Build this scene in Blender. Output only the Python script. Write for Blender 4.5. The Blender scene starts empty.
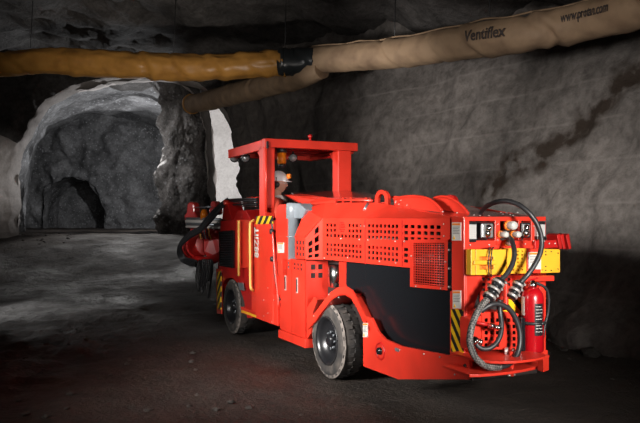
import bpy, bmesh, math, random
from mathutils import Vector, Matrix, noise
from math import sin, cos, pi, radians

SC = bpy.context.scene
COL = SC.collection
random.seed(7)

# ---------------------------------------------------------------- camera, world, lights, exposure
F, HX, HY, CH = 700.0, 320.0, 220.0, 1.6
cam_d = bpy.data.cameras.new('camera'); cam = bpy.data.objects.new('camera', cam_d); COL.objects.link(cam)
cam.location = (0, 0, CH); cam.rotation_euler = (radians(90), 0, 0)
cam_d.sensor_width = 36; cam_d.lens = 36 * F / 640; cam_d.shift_y = (HY - 211.5) / 640
cam_d.clip_start = .05; cam_d.clip_end = 300
SC.camera = cam
SC.view_settings.view_transform = 'Standard'; SC.view_settings.look = 'None'
SC.view_settings.gamma = 1; SC.view_settings.use_curve_mapping = False
SC.view_settings.exposure = 0.0
wd = bpy.data.worlds.new('world'); SC.world = wd; wd.use_nodes = True
wd.node_tree.nodes['Background'].inputs[0].default_value = (.5, .48, .46, 1)
wd.node_tree.nodes['Background'].inputs[1].default_value = .009

def lamp(name, kind, loc, target, power, size=1.0, spot=45, blend=.6, col=(1, 1, 1), shape=None, size_y=None):
    d = bpy.data.lights.new(name, kind); d.energy = power; d.color = col
    if kind == 'AREA':
        d.size = size
        if size_y: d.shape = 'RECTANGLE'; d.size_y = size_y
        if spot: d.spread = radians(spot)
    else:
        d.shadow_soft_size = size
        if kind == 'SPOT': d.spot_size = radians(spot); d.spot_blend = blend
    o = bpy.data.objects.new(name, d); COL.objects.link(o); o.location = loc
    o.rotation_euler = (Vector(target) - Vector(loc)).to_track_quat('-Z', 'Y').to_euler()
    return o

# photographer's lamps, tunnel lamps, and added fills that brighten dim surfaces
lamp('side_softbox', 'AREA', (-4.3, 3.2, 2.6), (-.1, 7.2, 1.35), 92, 1.1, 50, col=(1, .96, .92))
lamp('rear_softbox', 'AREA', (2.6, .6, 2.0), (1.45, 5.4, 1.15), 27, .8, 42, col=(1, .95, .9))
lamp('back_left_lamp', 'SPOT', (-4.6, 10.2, 2.6), (-.5, 8.8, 2.3), 260, .2, 24, .6, col=(1, .97, .95))
lamp('right_wall_spot', 'SPOT', (-4.5, 8.0, 2.6), (1.9, 13.6, 4.1), 1600, .3, 34, 1.0, col=(1, .95, .91))
lamp('far_wall_spot', 'SPOT', (0, 2.0, 3.8), (4.0, 11.0, 4.8), 480, .4, 56, 1.0, col=(1, .93, .87))
lamp('duct_spot', 'SPOT', (-2.5, 8.0, 1.4), (-3.4, 14.8, 5.3), 680, .3, 52, 1.0, col=(1, .93, .85))
lamp('tunnel_lamp', 'SPOT', (-6.3, 26.6, 2.4), (-8.4, 24.4, 6.0), 800, .15, 130, .5, col=(.97, .98, 1))
lamp('deep_tunnel_fill', 'SPOT', (-6.6, 28.2, 4.6), (-9.6, 36.0, 3.4), 1150, .15, 150, .6, col=(.97, .98, 1))  # added fill, brightens the far tunnel interior
lamp('white_wall_lamp', 'SPOT', (-1.6, 24.6, 3.2), (-4.4, 27.0, 3.9), 430, .2, 140, .8, col=(1, .97, .95))
lamp('tunnel_floor_spot', 'SPOT', (-6.4, 25.2, 5.2), (-6.0, 21.6, 1.0), 800, .1, 62, .4, col=(1, .98, .96))
lamp('wet_floor_lamp', 'SPOT', (-7.6, 15.2, 2.3), (-4.3, 11.6, 0), 210, .1, 28, .7, col=(1, .97, .95))
lamp('boom_fill', 'SPOT', (-4.6, 8.2, 2.2), (-2.0, 11.2, 1.45), 170, .15, 24, .7, col=(1, .97, .95))  # added fill aimed at the boom, no lamp of the vehicle
lamp('foreground_fill', 'SPOT', (-.6, 1.6, 3.2), (-.7, 5.9, 0), 60, .4, 62, 1.0, col=(1, .86, .76))  # added warm fill for the floor in front
lamp('pillar_fill', 'SPOT', (-9.0, 19.5, 4.6), (-4.8, 24.6, 3.6), 700, .1, 38, .8, col=(1, .98, .96))  # added fill that brings out the rock pillar
lamp('wall_left_spot', 'SPOT', (-7.8, 18.5, 3.0), (-10.4, 22.0, 2.9), 90, .2, 50, .8, col=(1, .96, .92))
lamp('ceiling_spot', 'SPOT', (-1, 4.0, 2.5), (-2, 15.5, 6.6), 300, .3, 62, 1.0, col=(1, .96, .92))

# ---------------------------------------------------------------- geometry of the place
ANG = radians(25.4); SA, CA = sin(ANG), cos(ANG)
R0 = Vector((0.083, 6.96, 0))            # foot of the near rear wheel
UC, VC = 0.9, 0.65                        # base of the vehicle, relative to that wheel
def W(px, py, Y): return Vector(((px - HX) / F * Y, Y, CH - (py - HY) / F * Y))
def veh_world(u, v, w): return Vector((R0.x - SA*u + CA*v, R0.y + CA*u + SA*v, w))
def S(px, py, v=0.0):                     # seam point on the side plane v
    k = (px - HX) / F
    u = (R0.x + CA*v - k*(R0.y + SA*v)) / (SA + k*CA)
    Y = R0.y + CA*u + SA*v
    return (u, v, CH - (py - HY) / F * Y)
def E(px, py, u):                         # point on the cross plane u
    k = (px - HX) / F
    v = (k*(R0.y + CA*u) - R0.x + SA*u) / (CA - k*SA)
    Y = R0.y + CA*u + SA*v
    return (u, v, CH - (py - HY) / F * Y)
def L(p): return Vector((p[0] - UC, -(p[1] - VC), p[2]))   # vehicle coordinates -> the vehicle's own axes
def uS(px, v=0.0): return S(px, HY, v)[0]
UR = uS(463.8, .07)                              # rear plane

# ---------------------------------------------------------------- materials
def new_mat(name):
    m = bpy.data.materials.new(name); m.use_nodes = True
    return m, m.node_tree.nodes, m.node_tree.links, m.node_tree.nodes['Principled BSDF']
def setp(b, **k):
    for a, v in k.items():
        b.inputs[a.replace('_', ' ')].default_value = v
def mat(name, col, rough=.5, metal=0, var=.0, scale=20, bump=0, coat=0, emis=None, alpha=None, trans=None, dirt=None):
    m, N, K, b = new_mat(name)
    setp(b, Base_Color=(*col, 1), Roughness=rough, Metallic=metal)
    if coat: setp(b, Coat_Weight=coat, Coat_Roughness=.12)
    if trans: setp(b, Transmission_Weight=trans, IOR=1.3)
    if emis: setp(b, Emission_Color=(*emis[0], 1), Emission_Strength=emis[1])
    tc = N.new('ShaderNodeTexCoord'); nz = N.new('ShaderNodeTexNoise')
    nz.inputs['Scale'].default_value = scale; nz.inputs['Detail'].default_value = 5
    K.new(tc.outputs['Object'], nz.inputs['Vector'])
    if var or dirt:
        mx = N.new('ShaderNodeMix'); mx.data_type = 'RGBA'
        mx.inputs[6].default_value = (*col, 1)
        d = dirt if dirt else tuple(c*(1-var) for c in col)
        mx.inputs[7].default_value = (*d, 1)
        rp = N.new('ShaderNodeValToRGB'); rp.color_ramp.elements[0].position = .42; rp.color_ramp.elements[1].position = .72
        K.new(nz.outputs['Fac'], rp.inputs[0]); K.new(rp.outputs[0], mx.inputs[0]); K.new(mx.outputs[2], b.inputs['Base Color'])
    if bump:
        bp = N.new('ShaderNodeBump'); bp.inputs['Strength'].default_value = bump; bp.inputs['Distance'].default_value = .02
        K.new(nz.outputs['Fac'], bp.inputs['Height']); K.new(bp.outputs[0], b.inputs['Normal'])
    return m

def rock_mat(name, c1, c2, scale=1.2, bump=.6, rough=.85, specks=0, wet=0, streaks=False, vein=False):
    m, N, K, b = new_mat(name)
    tc = N.new('ShaderNodeTexCoord')
    n1 = N.new('ShaderNodeTexNoise'); n1.inputs['Scale'].default_value = scale; n1.inputs['Detail'].default_value = 9; n1.inputs['Roughness'].default_value = .62
    n2 = N.new('ShaderNodeTexNoise'); n2.inputs['Scale'].default_value = scale*9; n2.inputs['Detail'].default_value = 6; n2.inputs['Roughness'].default_value = .7
    vo = N.new('ShaderNodeTexVoronoi'); vo.feature = 'DISTANCE_TO_EDGE'; vo.inputs['Scale'].default_value = scale*2.2
    for n in (n1, n2): K.new(tc.outputs['Object'], n.inputs['Vector'])
    wv = N.new('ShaderNodeVectorMath'); wv.operation = 'MULTIPLY_ADD'
    K.new(n1.outputs['Color'], wv.inputs[0]); wv.inputs[1].default_value = (.9, .9, .9); K.new(tc.outputs['Object'], wv.inputs[2])
    K.new(wv.outputs[0], vo.inputs['Vector'])
    rp = N.new('ShaderNodeValToRGB'); rp.color_ramp.elements[0].position = .32; rp.color_ramp.elements[1].position = .68
    rp.color_ramp.elements[0].color = (*c1, 1); rp.color_ramp.elements[1].color = (*c2, 1)
    K.new(n1.outputs['Fac'], rp.inputs[0])
    mu = N.new('ShaderNodeMix'); mu.data_type = 'RGBA'; mu.blend_type = 'MULTIPLY'; mu.inputs[0].default_value = .25 if c1[0] > .3 else .75
    r2 = N.new('ShaderNodeValToRGB'); r2.color_ramp.elements[0].position = .3; r2.color_ramp.elements[0].color = (.35, .33, .31, 1)
    r2.color_ramp.elements[1].position = .62; r2.color_ramp.elements[1].color = (1.25, 1.25, 1.25, 1)
    K.new(n2.outputs['Fac'], r2.inputs[0]); K.new(rp.outputs[0], mu.inputs[6]); K.new(r2.outputs[0], mu.inputs[7])
    col = mu.outputs[2]
    if specks:
        v2 = N.new('ShaderNodeTexVoronoi'); v2.inputs['Scale'].default_value = specks
        K.new(tc.outputs['Object'], v2.inputs['Vector'])
        r3 = N.new('ShaderNodeValToRGB'); r3.color_ramp.elements[0].position = .12; r3.color_ramp.elements[0].color = (1, 1, 1, 1)
        r3.color_ramp.elements[1].position = .3; r3.color_ramp.elements[1].color = (0, 0, 0, 1)
        K.new(v2.outputs['Distance'], r3.inputs[0])
        ms = N.new('ShaderNodeMix'); ms.data_type = 'RGBA'; ms.inputs[7].default_value = (.30, .30, .31, 1)
        K.new(r3.outputs[0], ms.inputs[0]); K.new(col, ms.inputs[6]); col = ms.outputs[2]
    h = N.new('ShaderNodeMath'); h.operation = 'MULTIPLY_ADD'; h.inputs[1].default_value = .35
    K.new(n2.outputs['Fac'], h.inputs[0]); K.new(n1.outputs['Fac'], h.inputs[2])
    h2 = N.new('ShaderNodeMath'); h2.operation = 'MULTIPLY_ADD'; h2.inputs[1].default_value = .25
    mn = N.new('ShaderNodeMath'); mn.operation = 'MINIMUM'; mn.inputs[1].default_value = .3; K.new(vo.outputs['Distance'], mn.inputs[0])
    K.new(mn.outputs[0], h2.inputs[0]); K.new(h.outputs[0], h2.inputs[2])
    hh = h2.outputs[0]
    if streaks or vein:
        uv = N.new('ShaderNodeUVMap'); uv.uv_map = 'along'
        sx = N.new('ShaderNodeSeparateXYZ'); K.new(uv.outputs[0], sx.inputs[0])
        nzs = N.new('ShaderNodeMath'); nzs.operation = 'MULTIPLY_ADD'; nzs.inputs[1].default_value = .05
        K.new(n1.outputs['Fac'], nzs.inputs[0]); K.new(sx.outputs[1], nzs.inputs[2])
        # drill-hole traces: pale half-pipes left along the blasted wall
        a = N.new('ShaderNodeMath'); a.operation = 'MULTIPLY_ADD'; a.inputs[1].default_value = .0
        K.new(sx.outputs[0], a.inputs[0]); K.new(nzs.outputs[0], a.inputs[2])
        q = N.new('ShaderNodeMath'); q.operation = 'DIVIDE'; q.inputs[1].default_value = .62; K.new(a.outputs[0], q.inputs[0])
        pp = N.new('ShaderNodeMath'); pp.operation = 'PINGPONG'; pp.inputs[1].default_value = .5; K.new(q.outputs[0], pp.inputs[0])
        ls = N.new('ShaderNodeMapRange'); ls.inputs[1].default_value = .0; ls.inputs[2].default_value = .05; ls.inputs[3].default_value = 1; ls.inputs[4].default_value = 0
        K.new(pp.outputs[0], ls.inputs[0])
        gate = N.new('ShaderNodeTexNoise'); gate.inputs['Scale'].default_value = .55; K.new(tc.outputs['Object'], gate.inputs['Vector'])
        gr = N.new('ShaderNodeMapRange'); gr.inputs[1].default_value = .40; gr.inputs[2].default_value = .52; K.new(gate.outputs['Fac'], gr.inputs[0])
        g2 = N.new('ShaderNodeMath'); g2.operation = 'MULTIPLY'; K.new(ls.outputs[0], g2.inputs[0]); K.new(gr.outputs[0], g2.inputs[1])
        ms = N.new('ShaderNodeMix'); ms.data_type = 'RGBA'; ms.inputs[7].default_value = (.30, .27, .25, 1)
        gs = N.new('ShaderNodeMath'); gs.operation = 'MULTIPLY'; gs.inputs[1].default_value = .32; K.new(g2.outputs[0], gs.inputs[0])
        K.new(gs.outputs[0], ms.inputs[0]); K.new(col, ms.inputs[6]); col = ms.outputs[2]
        # dark mineral vein climbing the wall
        vx = N.new('ShaderNodeMath'); vx.operation = 'MULTIPLY_ADD'; vx.inputs[1].default_value = VEIN_SLOPE; vx.inputs[2].default_value = VEIN_OFF
        K.new(sx.outputs[0], vx.inputs[0])
        dv = N.new('ShaderNodeMath'); dv.operation = 'SUBTRACT'; K.new(sx.outputs[1], dv.inputs[0]); K.new(vx.outputs[0], dv.inputs[1])
        nw = N.new('ShaderNodeMath'); nw.operation = 'MULTIPLY_ADD'; nw.inputs[1].default_value = 2.2; nw.inputs[2].default_value = -1.1; K.new(n1.outputs['Fac'], nw.inputs[0])
        dd = N.new('ShaderNodeMath'); dd.operation = 'ADD'; K.new(dv.outputs[0], dd.inputs[0]); K.new(nw.outputs[0], dd.inputs[1])
        ab = N.new('ShaderNodeMath'); ab.operation = 'ABSOLUTE'; K.new(dd.outputs[0], ab.inputs[0])
        mr = N.new('ShaderNodeMapRange'); mr.inputs[1].default_value = .04; mr.inputs[2].default_value = .42; mr.inputs[3].default_value = 1.5; mr.inputs[4].default_value = 0
        K.new(ab.outputs[0], mr.inputs[0])
        pn = N.new('ShaderNodeTexNoise'); pn.inputs['Scale'].default_value = 2.6; pn.inputs['Detail'].default_value = 8; K.new(tc.outputs['Object'], pn.inputs['Vector'])
        pr = N.new('ShaderNodeMapRange'); pr.inputs[1].default_value = .38; pr.inputs[2].default_value = .56; K.new(pn.outputs['Fac'], pr.inputs[0])
        pm = N.new('ShaderNodeMath'); pm.operation = 'MULTIPLY'; pm.use_clamp = True; K.new(mr.outputs[0], pm.inputs[0]); K.new(pr.outputs[0], pm.inputs[1])
        mv = N.new('ShaderNodeMix'); mv.data_type = 'RGBA'; mv.inputs[7].default_value = (.030, .019, .012, 1)
        K.new(pm.outputs[0], mv.inputs[0]); K.new(col, mv.inputs[6]); col = mv.outputs[2]
    K.new(col, b.inputs['Base Color'])
    bp = N.new('ShaderNodeBump'); bp.inputs['Strength'].default_value = bump; bp.inputs['Distance'].default_value = .12
    K.new(hh, bp.inputs['Height']); K.new(bp.outputs[0], b.inputs['Normal'])
    setp(b, Roughness=rough)
    if wet:
        mrw = N.new('ShaderNodeMapRange'); mrw.inputs[1].default_value = .42; mrw.inputs[2].default_value = .6
        mrw.inputs[3].default_value = .8; mrw.inputs[4].default_value = wet
        nw2 = N.new('ShaderNodeTexNoise'); nw2.inputs['Scale'].default_value = .5; nw2.inputs['Detail'].default_value = 3
        K.new(tc.outputs['Object'], nw2.inputs['Vector']); K.new(nw2.outputs['Fac'], mrw.inputs[0]); K.new(mrw.outputs[0], b.inputs['Roughness'])
    return m

VEIN_SLOPE, VEIN_OFF = -.72, 13.9
M = {}
M['floor'] = rock_mat('packed_wet_mud', (.024, .0175, .014), (.052, .037, .028), 2.6, 1.0, .85, wet=.46)
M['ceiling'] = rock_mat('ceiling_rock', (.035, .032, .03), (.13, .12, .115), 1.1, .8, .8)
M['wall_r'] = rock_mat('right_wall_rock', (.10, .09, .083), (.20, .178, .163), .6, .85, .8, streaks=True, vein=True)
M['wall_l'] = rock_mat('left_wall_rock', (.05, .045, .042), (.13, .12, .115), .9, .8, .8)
M['tunnel'] = rock_mat('tunnel_rock', (.05, .05, .052), (.25, .25, .255), .8, 1.2, .7, specks=6)
M['shot'] = rock_mat('pale_shotcrete', (.38, .345, .32), (.55, .51, .49), 1.5, .3, .85)
M['white'] = rock_mat('white_shotcrete', (.62, .60, .59), (.8, .78, .77), 1.3, .2, .85)
M['outcrop'] = rock_mat('outcrop_rock', (.05, .047, .045), (.30, .285, .28), 1.6, 1.2, .7, specks=6)
M['stone'] = rock_mat('loose_stone', (.05, .043, .038), (.11, .095, .085), 6, .6, .8)
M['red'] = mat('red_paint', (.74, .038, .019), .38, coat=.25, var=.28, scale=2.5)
M['redd'] = mat('shaded_red_paint', (.50, .012, .010), .4, coat=.2, var=.3, scale=4)  # darker copy of the red paint, shade of dimmer parts in its colour
M['gloss'] = mat('glossy_red_lid', (.34, .03, .022), .25, coat=.8)
M['black'] = mat('black_paint', (.009, .010, .012), .24, bump=.06, scale=3)
M['rubber'] = mat('hose_rubber', (.022, .022, .024), .42)
M['dark'] = mat('dark_steel_and_shade', (.02, .014, .013), .6)  # dark steel, also stands in for shade inside holes and gaps
M['grey'] = mat('grey_metal', (.36, .39, .42), .38, .7, var=.25, scale=8)
M['galv'] = mat('galvanised_canister', (.25, .28, .31), .35, .15, var=.2, scale=9)
M['chrome'] = mat('chrome', (.75, .75, .74), .18, 1)
M['steel'] = mat('zinc_bolt', (.62, .56, .53), .4, .6)
M['yellow'] = mat('yellow_plastic', (.82, .42, .025), .4, var=.15, scale=6)
M['ypale'] = mat('pale_yellow_rail', (.85, .50, .12), .4)
M['white_p'] = mat('white_plastic', (.52, .51, .47), .4)
M['label'] = mat('label_white', (.60, .57, .53), .5)
M['ink'] = mat('label_ink', (.12, .12, .12), .6)
M['orange'] = mat('orange_mark', (.85, .22, .02), .5)
M['ext'] = mat('extinguisher_red', (.40, .003, .008), .28, coat=.4)
M['tan'] = mat('tan_duct_fabric', (.40, .27, .165), .7, dirt=(.24, .155, .095), scale=3.0, bump=.3)
M['brown'] = mat('ochre_duct_fabric', (.52, .25, .055), .42, dirt=(.36, .165, .035), scale=3.5, bump=.3)
M['dtext'] = mat('duct_print', (.07, .055, .05), .7)
M['sleeve'] = mat('black_duct_sleeve', (.03, .034, .036), .3, bump=.2, scale=9)
M['tyre'] = mat('tyre_rubber', (.03, .028, .027), .8, dirt=(.10, .085, .075), scale=7, bump=.4)
M['dust'] = mat('dusty_tyre_edge', (.22, .19, .17), .9, dirt=(.06, .055, .05), scale=14, bump=.4)
M['rim'] = mat('black_rim', (.014, .014, .016), .3)
M['skin'] = mat('skin', (.62, .33, .23), .55)
M['jacket'] = mat('red_work_jacket', (.62, .06, .03), .8)
M['cloth'] = mat('dark_trousers', (.03, .032, .045), .9)
M['helmet'] = mat('white_helmet', (.86, .87, .88), .35)
M['amber'] = mat('amber_lens', (.75, .20, .01), .2, trans=.3)
M['glass'] = mat('clear_lens', (.36, .37, .37), .15, .5)
M['tape'] = mat('white_ribbed_lens', (.46, .46, .45), .3)
def hazard_mat():
    m, N, K, b = new_mat('hazard_stripes')
    tc = N.new('ShaderNodeUVMap'); tc.uv_map = 'stripe'
    s = N.new('ShaderNodeSeparateXYZ'); K.new(tc.outputs[0], s.inputs[0])
    f = N.new('ShaderNodeMath'); f.operation = 'FRACT'; K.new(s.outputs[0], f.inputs[0])
    g = N.new('ShaderNodeMath'); g.operation = 'GREATER_THAN'; g.inputs[1].default_value = .5; K.new(f.outputs[0], g.inputs[0])
    mx = N.new('ShaderNodeMix'); mx.data_type = 'RGBA'; mx.inputs[6].default_value = (.012, .012, .012, 1); mx.inputs[7].default_value = (.82, .50, .01, 1)
    K.new(g.outputs[0], mx.inputs[0]); K.new(mx.outputs[2], b.inputs['Base Color']); setp(b, Roughness=.4)
    return m
M['hazard'] = hazard_mat()

# ---------------------------------------------------------------- mesh builder
def ident(p): return Vector(p)
class MB:
    def __init__(s, tf=L): s.bm = bmesh.new(); s.tf = tf; s.uvl = None
    def face(s, pts, smooth=False):
        f = s.bm.faces.new([s.bm.verts.new(s.tf(p)) for p in pts]); f.smooth = smooth; return f
    def prism(s, pts, d):
        a = [s.bm.verts.new(s.tf(p)) for p in pts]
        b = [s.bm.verts.new(s.tf((p[0]+d[0], p[1]+d[1], p[2]+d[2]))) for p in pts]
        s.bm.faces.new(a); s.bm.faces.new(b[::-1]); n = len(a)
        for i in range(n): s.bm.faces.new((a[i], b[i], b[(i+1) % n], a[(i+1) % n]))
        return s
    def hexa(s, lo, hi):                  # 4 lower + 4 upper points
        a = [s.bm.verts.new(s.tf(p)) for p in lo]; b = [s.bm.verts.new(s.tf(p)) for p in hi]
        s.bm.faces.new(a); s.bm.faces.new(b[::-1])
        for i in range(4): s.bm.faces.new((a[i], b[i], b[(i+1) % 4], a[(i+1) % 4]))
        return s
    def box(s, u0, u1, v0, v1, w0, w1):
        return s.hexa([(u0, v0, w0), (u1, v0, w0), (u1, v1, w0), (u0, v1, w0)], [(u0, v0, w1), (u1, v0, w1), (u1, v1, w1), (u0, v1, w1)])
    def tube(s, path, r, n=12, sub=6, cap=True, smooth_path=True):
        pts = [Vector(p) for p in path]
        if smooth_path and len(pts) > 2:
            out = []; P = [pts[0]] + pts + [pts[-1]]
            rr = r if isinstance(r, (list, tuple)) else [r]*len(pts); R2 = []
            for i in range(1, len(P)-2):
                for k in range(sub):
                    t = k/sub; p0, p1, p2, p3 = P[i-1], P[i], P[i+1], P[i+2]
                    out.append(.5*((2*p1) + (p2-p0)*t + (2*p0-5*p1+4*p2-p3)*t*t + (3*p1-p0-3*p2+p3)*t**3))
                    R2.append(rr[i-1]*(1-t)+rr[i]*t)
            out.append(pts[-1]); R2.append(rr[-1]); pts = out; r = R2
        rr = r if isinstance(r, (list, tuple)) else [r]*len(pts)
        pts = [s.tf(p) for p in pts]
        rings = []; up = None
        for i, p in enumerate(pts):
            d = (pts[min(i+1, len(pts)-1)] - pts[max(i-1, 0)])
            if d.length < 1e-9: d = Vector((0, 0, 1))
            d.normalize()
            if up is None: up = d.orthogonal().normalized()
            up = (up - d*up.dot(d))
            if up.length < 1e-6: up = d.orthogonal()
            up.normalize(); sd = d.cross(up)
            rings.append([s.bm.verts.new(p + (up*cos(2*pi*k/n) + sd*sin(2*pi*k/n))*rr[i]) for k in range(n)])
        for a, b in zip(rings, rings[1:]):
            for k in range(n):
                f = s.bm.faces.new((a[k], a[(k+1) % n], b[(k+1) % n], b[k])); f.smooth = True
        if cap: s.bm.faces.new(rings[0][::-1]); s.bm.faces.new(rings[-1])
        return s
    def cyl(s, a, b, r, n=20, r2=None): return s.tube([a, b], [r, r2 if r2 is not None else r], n, smooth_path=False)
    def lathe(s, prof, axis_o, axis_d, n=32, cap=True):  # prof: (radius, along)
        o = Vector(axis_o); d = Vector(axis_d).normalized(); a = d.orthogonal().normalized(); b = d.cross(a); rings = []
        for r, t in prof:
            rings.append([s.bm.verts.new(s.tf(o + d*t + (a*cos(2*pi*k/n)+b*sin(2*pi*k/n))*max(r, 1e-4))) for k in range(n)])
        for p, q in zip(rings, rings[1:]):
            for k in range(n):
                f = s.bm.faces.new((p[k], p[(k+1) % n], q[(k+1) % n], q[k])); f.smooth = True
        if cap: s.bm.faces.new(rings[0]); s.bm.faces.new(rings[-1])
        return s
    def ball(s, c, r, n=16, sc=(1, 1, 1)):
        res = bmesh.ops.create_uvsphere(s.bm, u_segments=n, v_segments=max(6, n//2), radius=r)
        c = s.tf(c)
        for v in res['verts']:
            v.co = Vector((v.co.x*sc[0], v.co.y*sc[1], v.co.z*sc[2])) + c
            for f in v.link_faces: f.smooth = True
        return s
    def patch(s, A, B, C, D, ub, vb, hole, d):   # A-B along, D-C far edge; breaks 0..1; hole(i,j) leaves a real opening
        A, B, C, D = map(Vector, (A, B, C, D)); d = Vector(d)
        def P(x, y): return (A*(1-x)+B*x)*(1-y) + (D*(1-x)+C*x)*y
        nu, nv = len(ub), len(vb)
        g = [[s.bm.verts.new(s.tf(P(x, y))) for y in vb] for x in ub]
        h = [[s.bm.verts.new(s.tf(P(x, y)+d)) for y in vb] for x in ub]
        solid = lambda i, j: 0 <= i < nu-1 and 0 <= j < nv-1 and not hole(i, j)
        for i in range(nu-1):
            for j in range(nv-1):
                if not solid(i, j): continue
                s.bm.faces.new((g[i][j], g[i+1][j], g[i+1][j+1], g[i][j+1]))
                s.bm.faces.new((h[i][j+1], h[i+1][j+1], h[i+1][j], h[i][j]))
                if not solid(i-1, j): s.bm.faces.new((g[i][j], g[i][j+1], h[i][j+1], h[i][j]))
                if not solid(i+1, j): s.bm.faces.new((g[i+1][j+1], g[i+1][j], h[i+1][j], h[i+1][j+1]))
                if not solid(i, j-1): s.bm.faces.new((g[i+1][j], g[i][j], h[i][j], h[i+1][j]))
                if not solid(i, j+1): s.bm.faces.new((g[i][j+1], g[i+1][j+1], h[i+1][j+1], h[i][j+1]))
        return s
    def stripes(s, ax, per, skew):        # uv for hazard stripes: value = (along + skew*other)/per
        lay = s.bm.loops.layers.uv.new('stripe')
        for f in s.bm.faces:
            for l in f.loops:
                c = l.vert.co; l[lay].uv = ((c.dot(Vector(ax[0])) + skew*c.dot(Vector(ax[1])))/per, 0)
        return s
    def build(s, name, m, parent=None, bevel=0, label=None):
        bmesh.ops.remove_doubles(s.bm, verts=s.bm.verts, dist=1e-6)
        bmesh.ops.recalc_face_normals(s.bm, faces=s.bm.faces)
        me = bpy.data.meshes.new(name); s.bm.to_mesh(me); s.bm.free()
        me.materials.append(M[m] if isinstance(m, str) else m)
        o = bpy.data.objects.new(name, me); COL.objects.link(o); o.parent = parent
        if bevel:
            b = o.modifiers.new('bevel', 'BEVEL'); b.width = bevel; b.segments = 2; b.limit_method = 'ANGLE'; b.angle_limit = radians(40)
        if label: o['label'] = label
        return o
def thing(name, label, cat, loc=(0, 0, 0), rz=0, group=None):
    o = bpy.data.objects.new(name, None); COL.objects.link(o); o.location = loc; o.rotation_euler = (0, 0, rz)
    o['label'] = label; o['category'] = cat
    if group: o['group'] = group
    return o
def tag(o, label, cat, group=None, kind=None):
    o['label'] = label; o['category'] = cat
    if group: o['group'] = group
    if kind: o['kind'] = kind
    return o
def copy_tree(o, parent=None):
    c = o.copy(); COL.objects.link(c); c.parent = parent
    for ch in [x for x in o.children]: copy_tree(ch, c)
    return c
def text_mesh(body, size, bold=.0):
    cu = bpy.data.curves.new('letters', 'FONT'); cu.body = body; cu.size = size; cu.offset = bold; cu.resolution_u = 3
    o = bpy.data.objects.new('letters', cu); COL.objects.link(o)
    bpy.context.view_layer.update()
    me = bpy.data.meshes.new_from_object(o.evaluated_get(bpy.context.evaluated_depsgraph_get()))
    COL.objects.unlink(o); bpy.data.objects.remove(o)
    return me
def sm(a, b, x):
    t = max(0, min(1, (x-a)/(b-a))); return t*t*(3-2*t)
def fr(p, s, oc=5, h=.8): return noise.fractal(Vector(p)*s, h, 2.1, oc)

# ---------------------------------------------------------------- setting: floor, ceiling, walls, tunnel
def grid_surface(name, nu, nv, fn, m, uvfn=None):
    verts = [fn(i/nu, j/nv) for i in range(nu+1) for j in range(nv+1)]
    faces = [(i*(nv+1)+j, (i+1)*(nv+1)+j, (i+1)*(nv+1)+j+1, i*(nv+1)+j+1) for i in range(nu) for j in range(nv)]
    me = bpy.data.meshes.new(name); me.from_pydata([tuple(v) for v in verts], [], faces)
    for p in me.polygons: p.use_smooth = True
    if uvfn:
        uv = me.uv_layers.new(name='along')
        uvs = [uvfn(i/nu, j/nv) for i in range(nu+1) for j in range(nv+1)]
        for l in me.loops: uv.data[l.index].uv = uvs[l.vertex_index]
    me.materials.append(M[m]); o = bpy.data.objects.new(name, me); COL.objects.link(o); o['kind'] = 'structure'
    return o
def near_vehicle(x, y):                  # 0 under the vehicle, 1 away from it
    d = Vector((x - R0.x, y - R0.y)); u = -SA*d.x + CA*d.y; v = CA*d.x + SA*d.y
    du = max(-2.6-u, u-4.2, 0); dv = max(-.3-v, v-1.6, 0)
    return sm(0, 1.0, math.hypot(du, dv))
def floor_z(x, y):
    ramp = 1.12*sm(11.5, 22, y + .12*x)
    p = Vector((x, y, 0)); k = near_vehicle(x, y)
    z = ramp + .05*fr(p, .35, 3)*k*sm(5, 9, abs(y-5)+4) + .035*fr(p, 1.0, 6)*k*sm(10, 16, y) + .016*fr(p + Vector((9, 3, 1)), 1.7, 5)*(.3+.7*k)
    z += .030*noise.noise(p*1.1)*k
    lm = sm(-1.2, -3.2, x)*sm(5, 7, y)*sm(15, 11, y)        # churned wet mud at the left
    z += lm*.07*abs(noise.noise(Vector((x*1.1+3, y*2.2, 2)))) + lm*.05*fr(p, 3.2, 5)
    z += .014*fr(p + Vector((1, 8, 4)), 4.2, 4)*(.45+.55*k)
    return z
def gm(t): return -4 + 60*t**1.7
grid_surface('floor', 520, 420, lambda a, b: (lambda y: Vector(((b-.5)*(14+abs(y)*1.15)*1.3, y, floor_z((b-.5)*(14+abs(y)*1.15)*1.3, y))))(gm(a)), 'floor')

def ceil_z(x, y):
    h = 6.35 - .24*max(0, x+1) - .05*max(0, 12-y)
    p = Vector((x, y, 5))
    f, pts = noise.voronoi(p*.9, distance_metric='DISTANCE')
    return h + .42*fr(p, .45, 6) + .22*(f[1]-f[0]) - .1
grid_surface('ceiling', 150, 190, lambda a, b: Vector((-20+34*b, -4+28.5*a, ceil_z(-20+34*b, -4+28.5*a))), 'ceiling')

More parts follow.
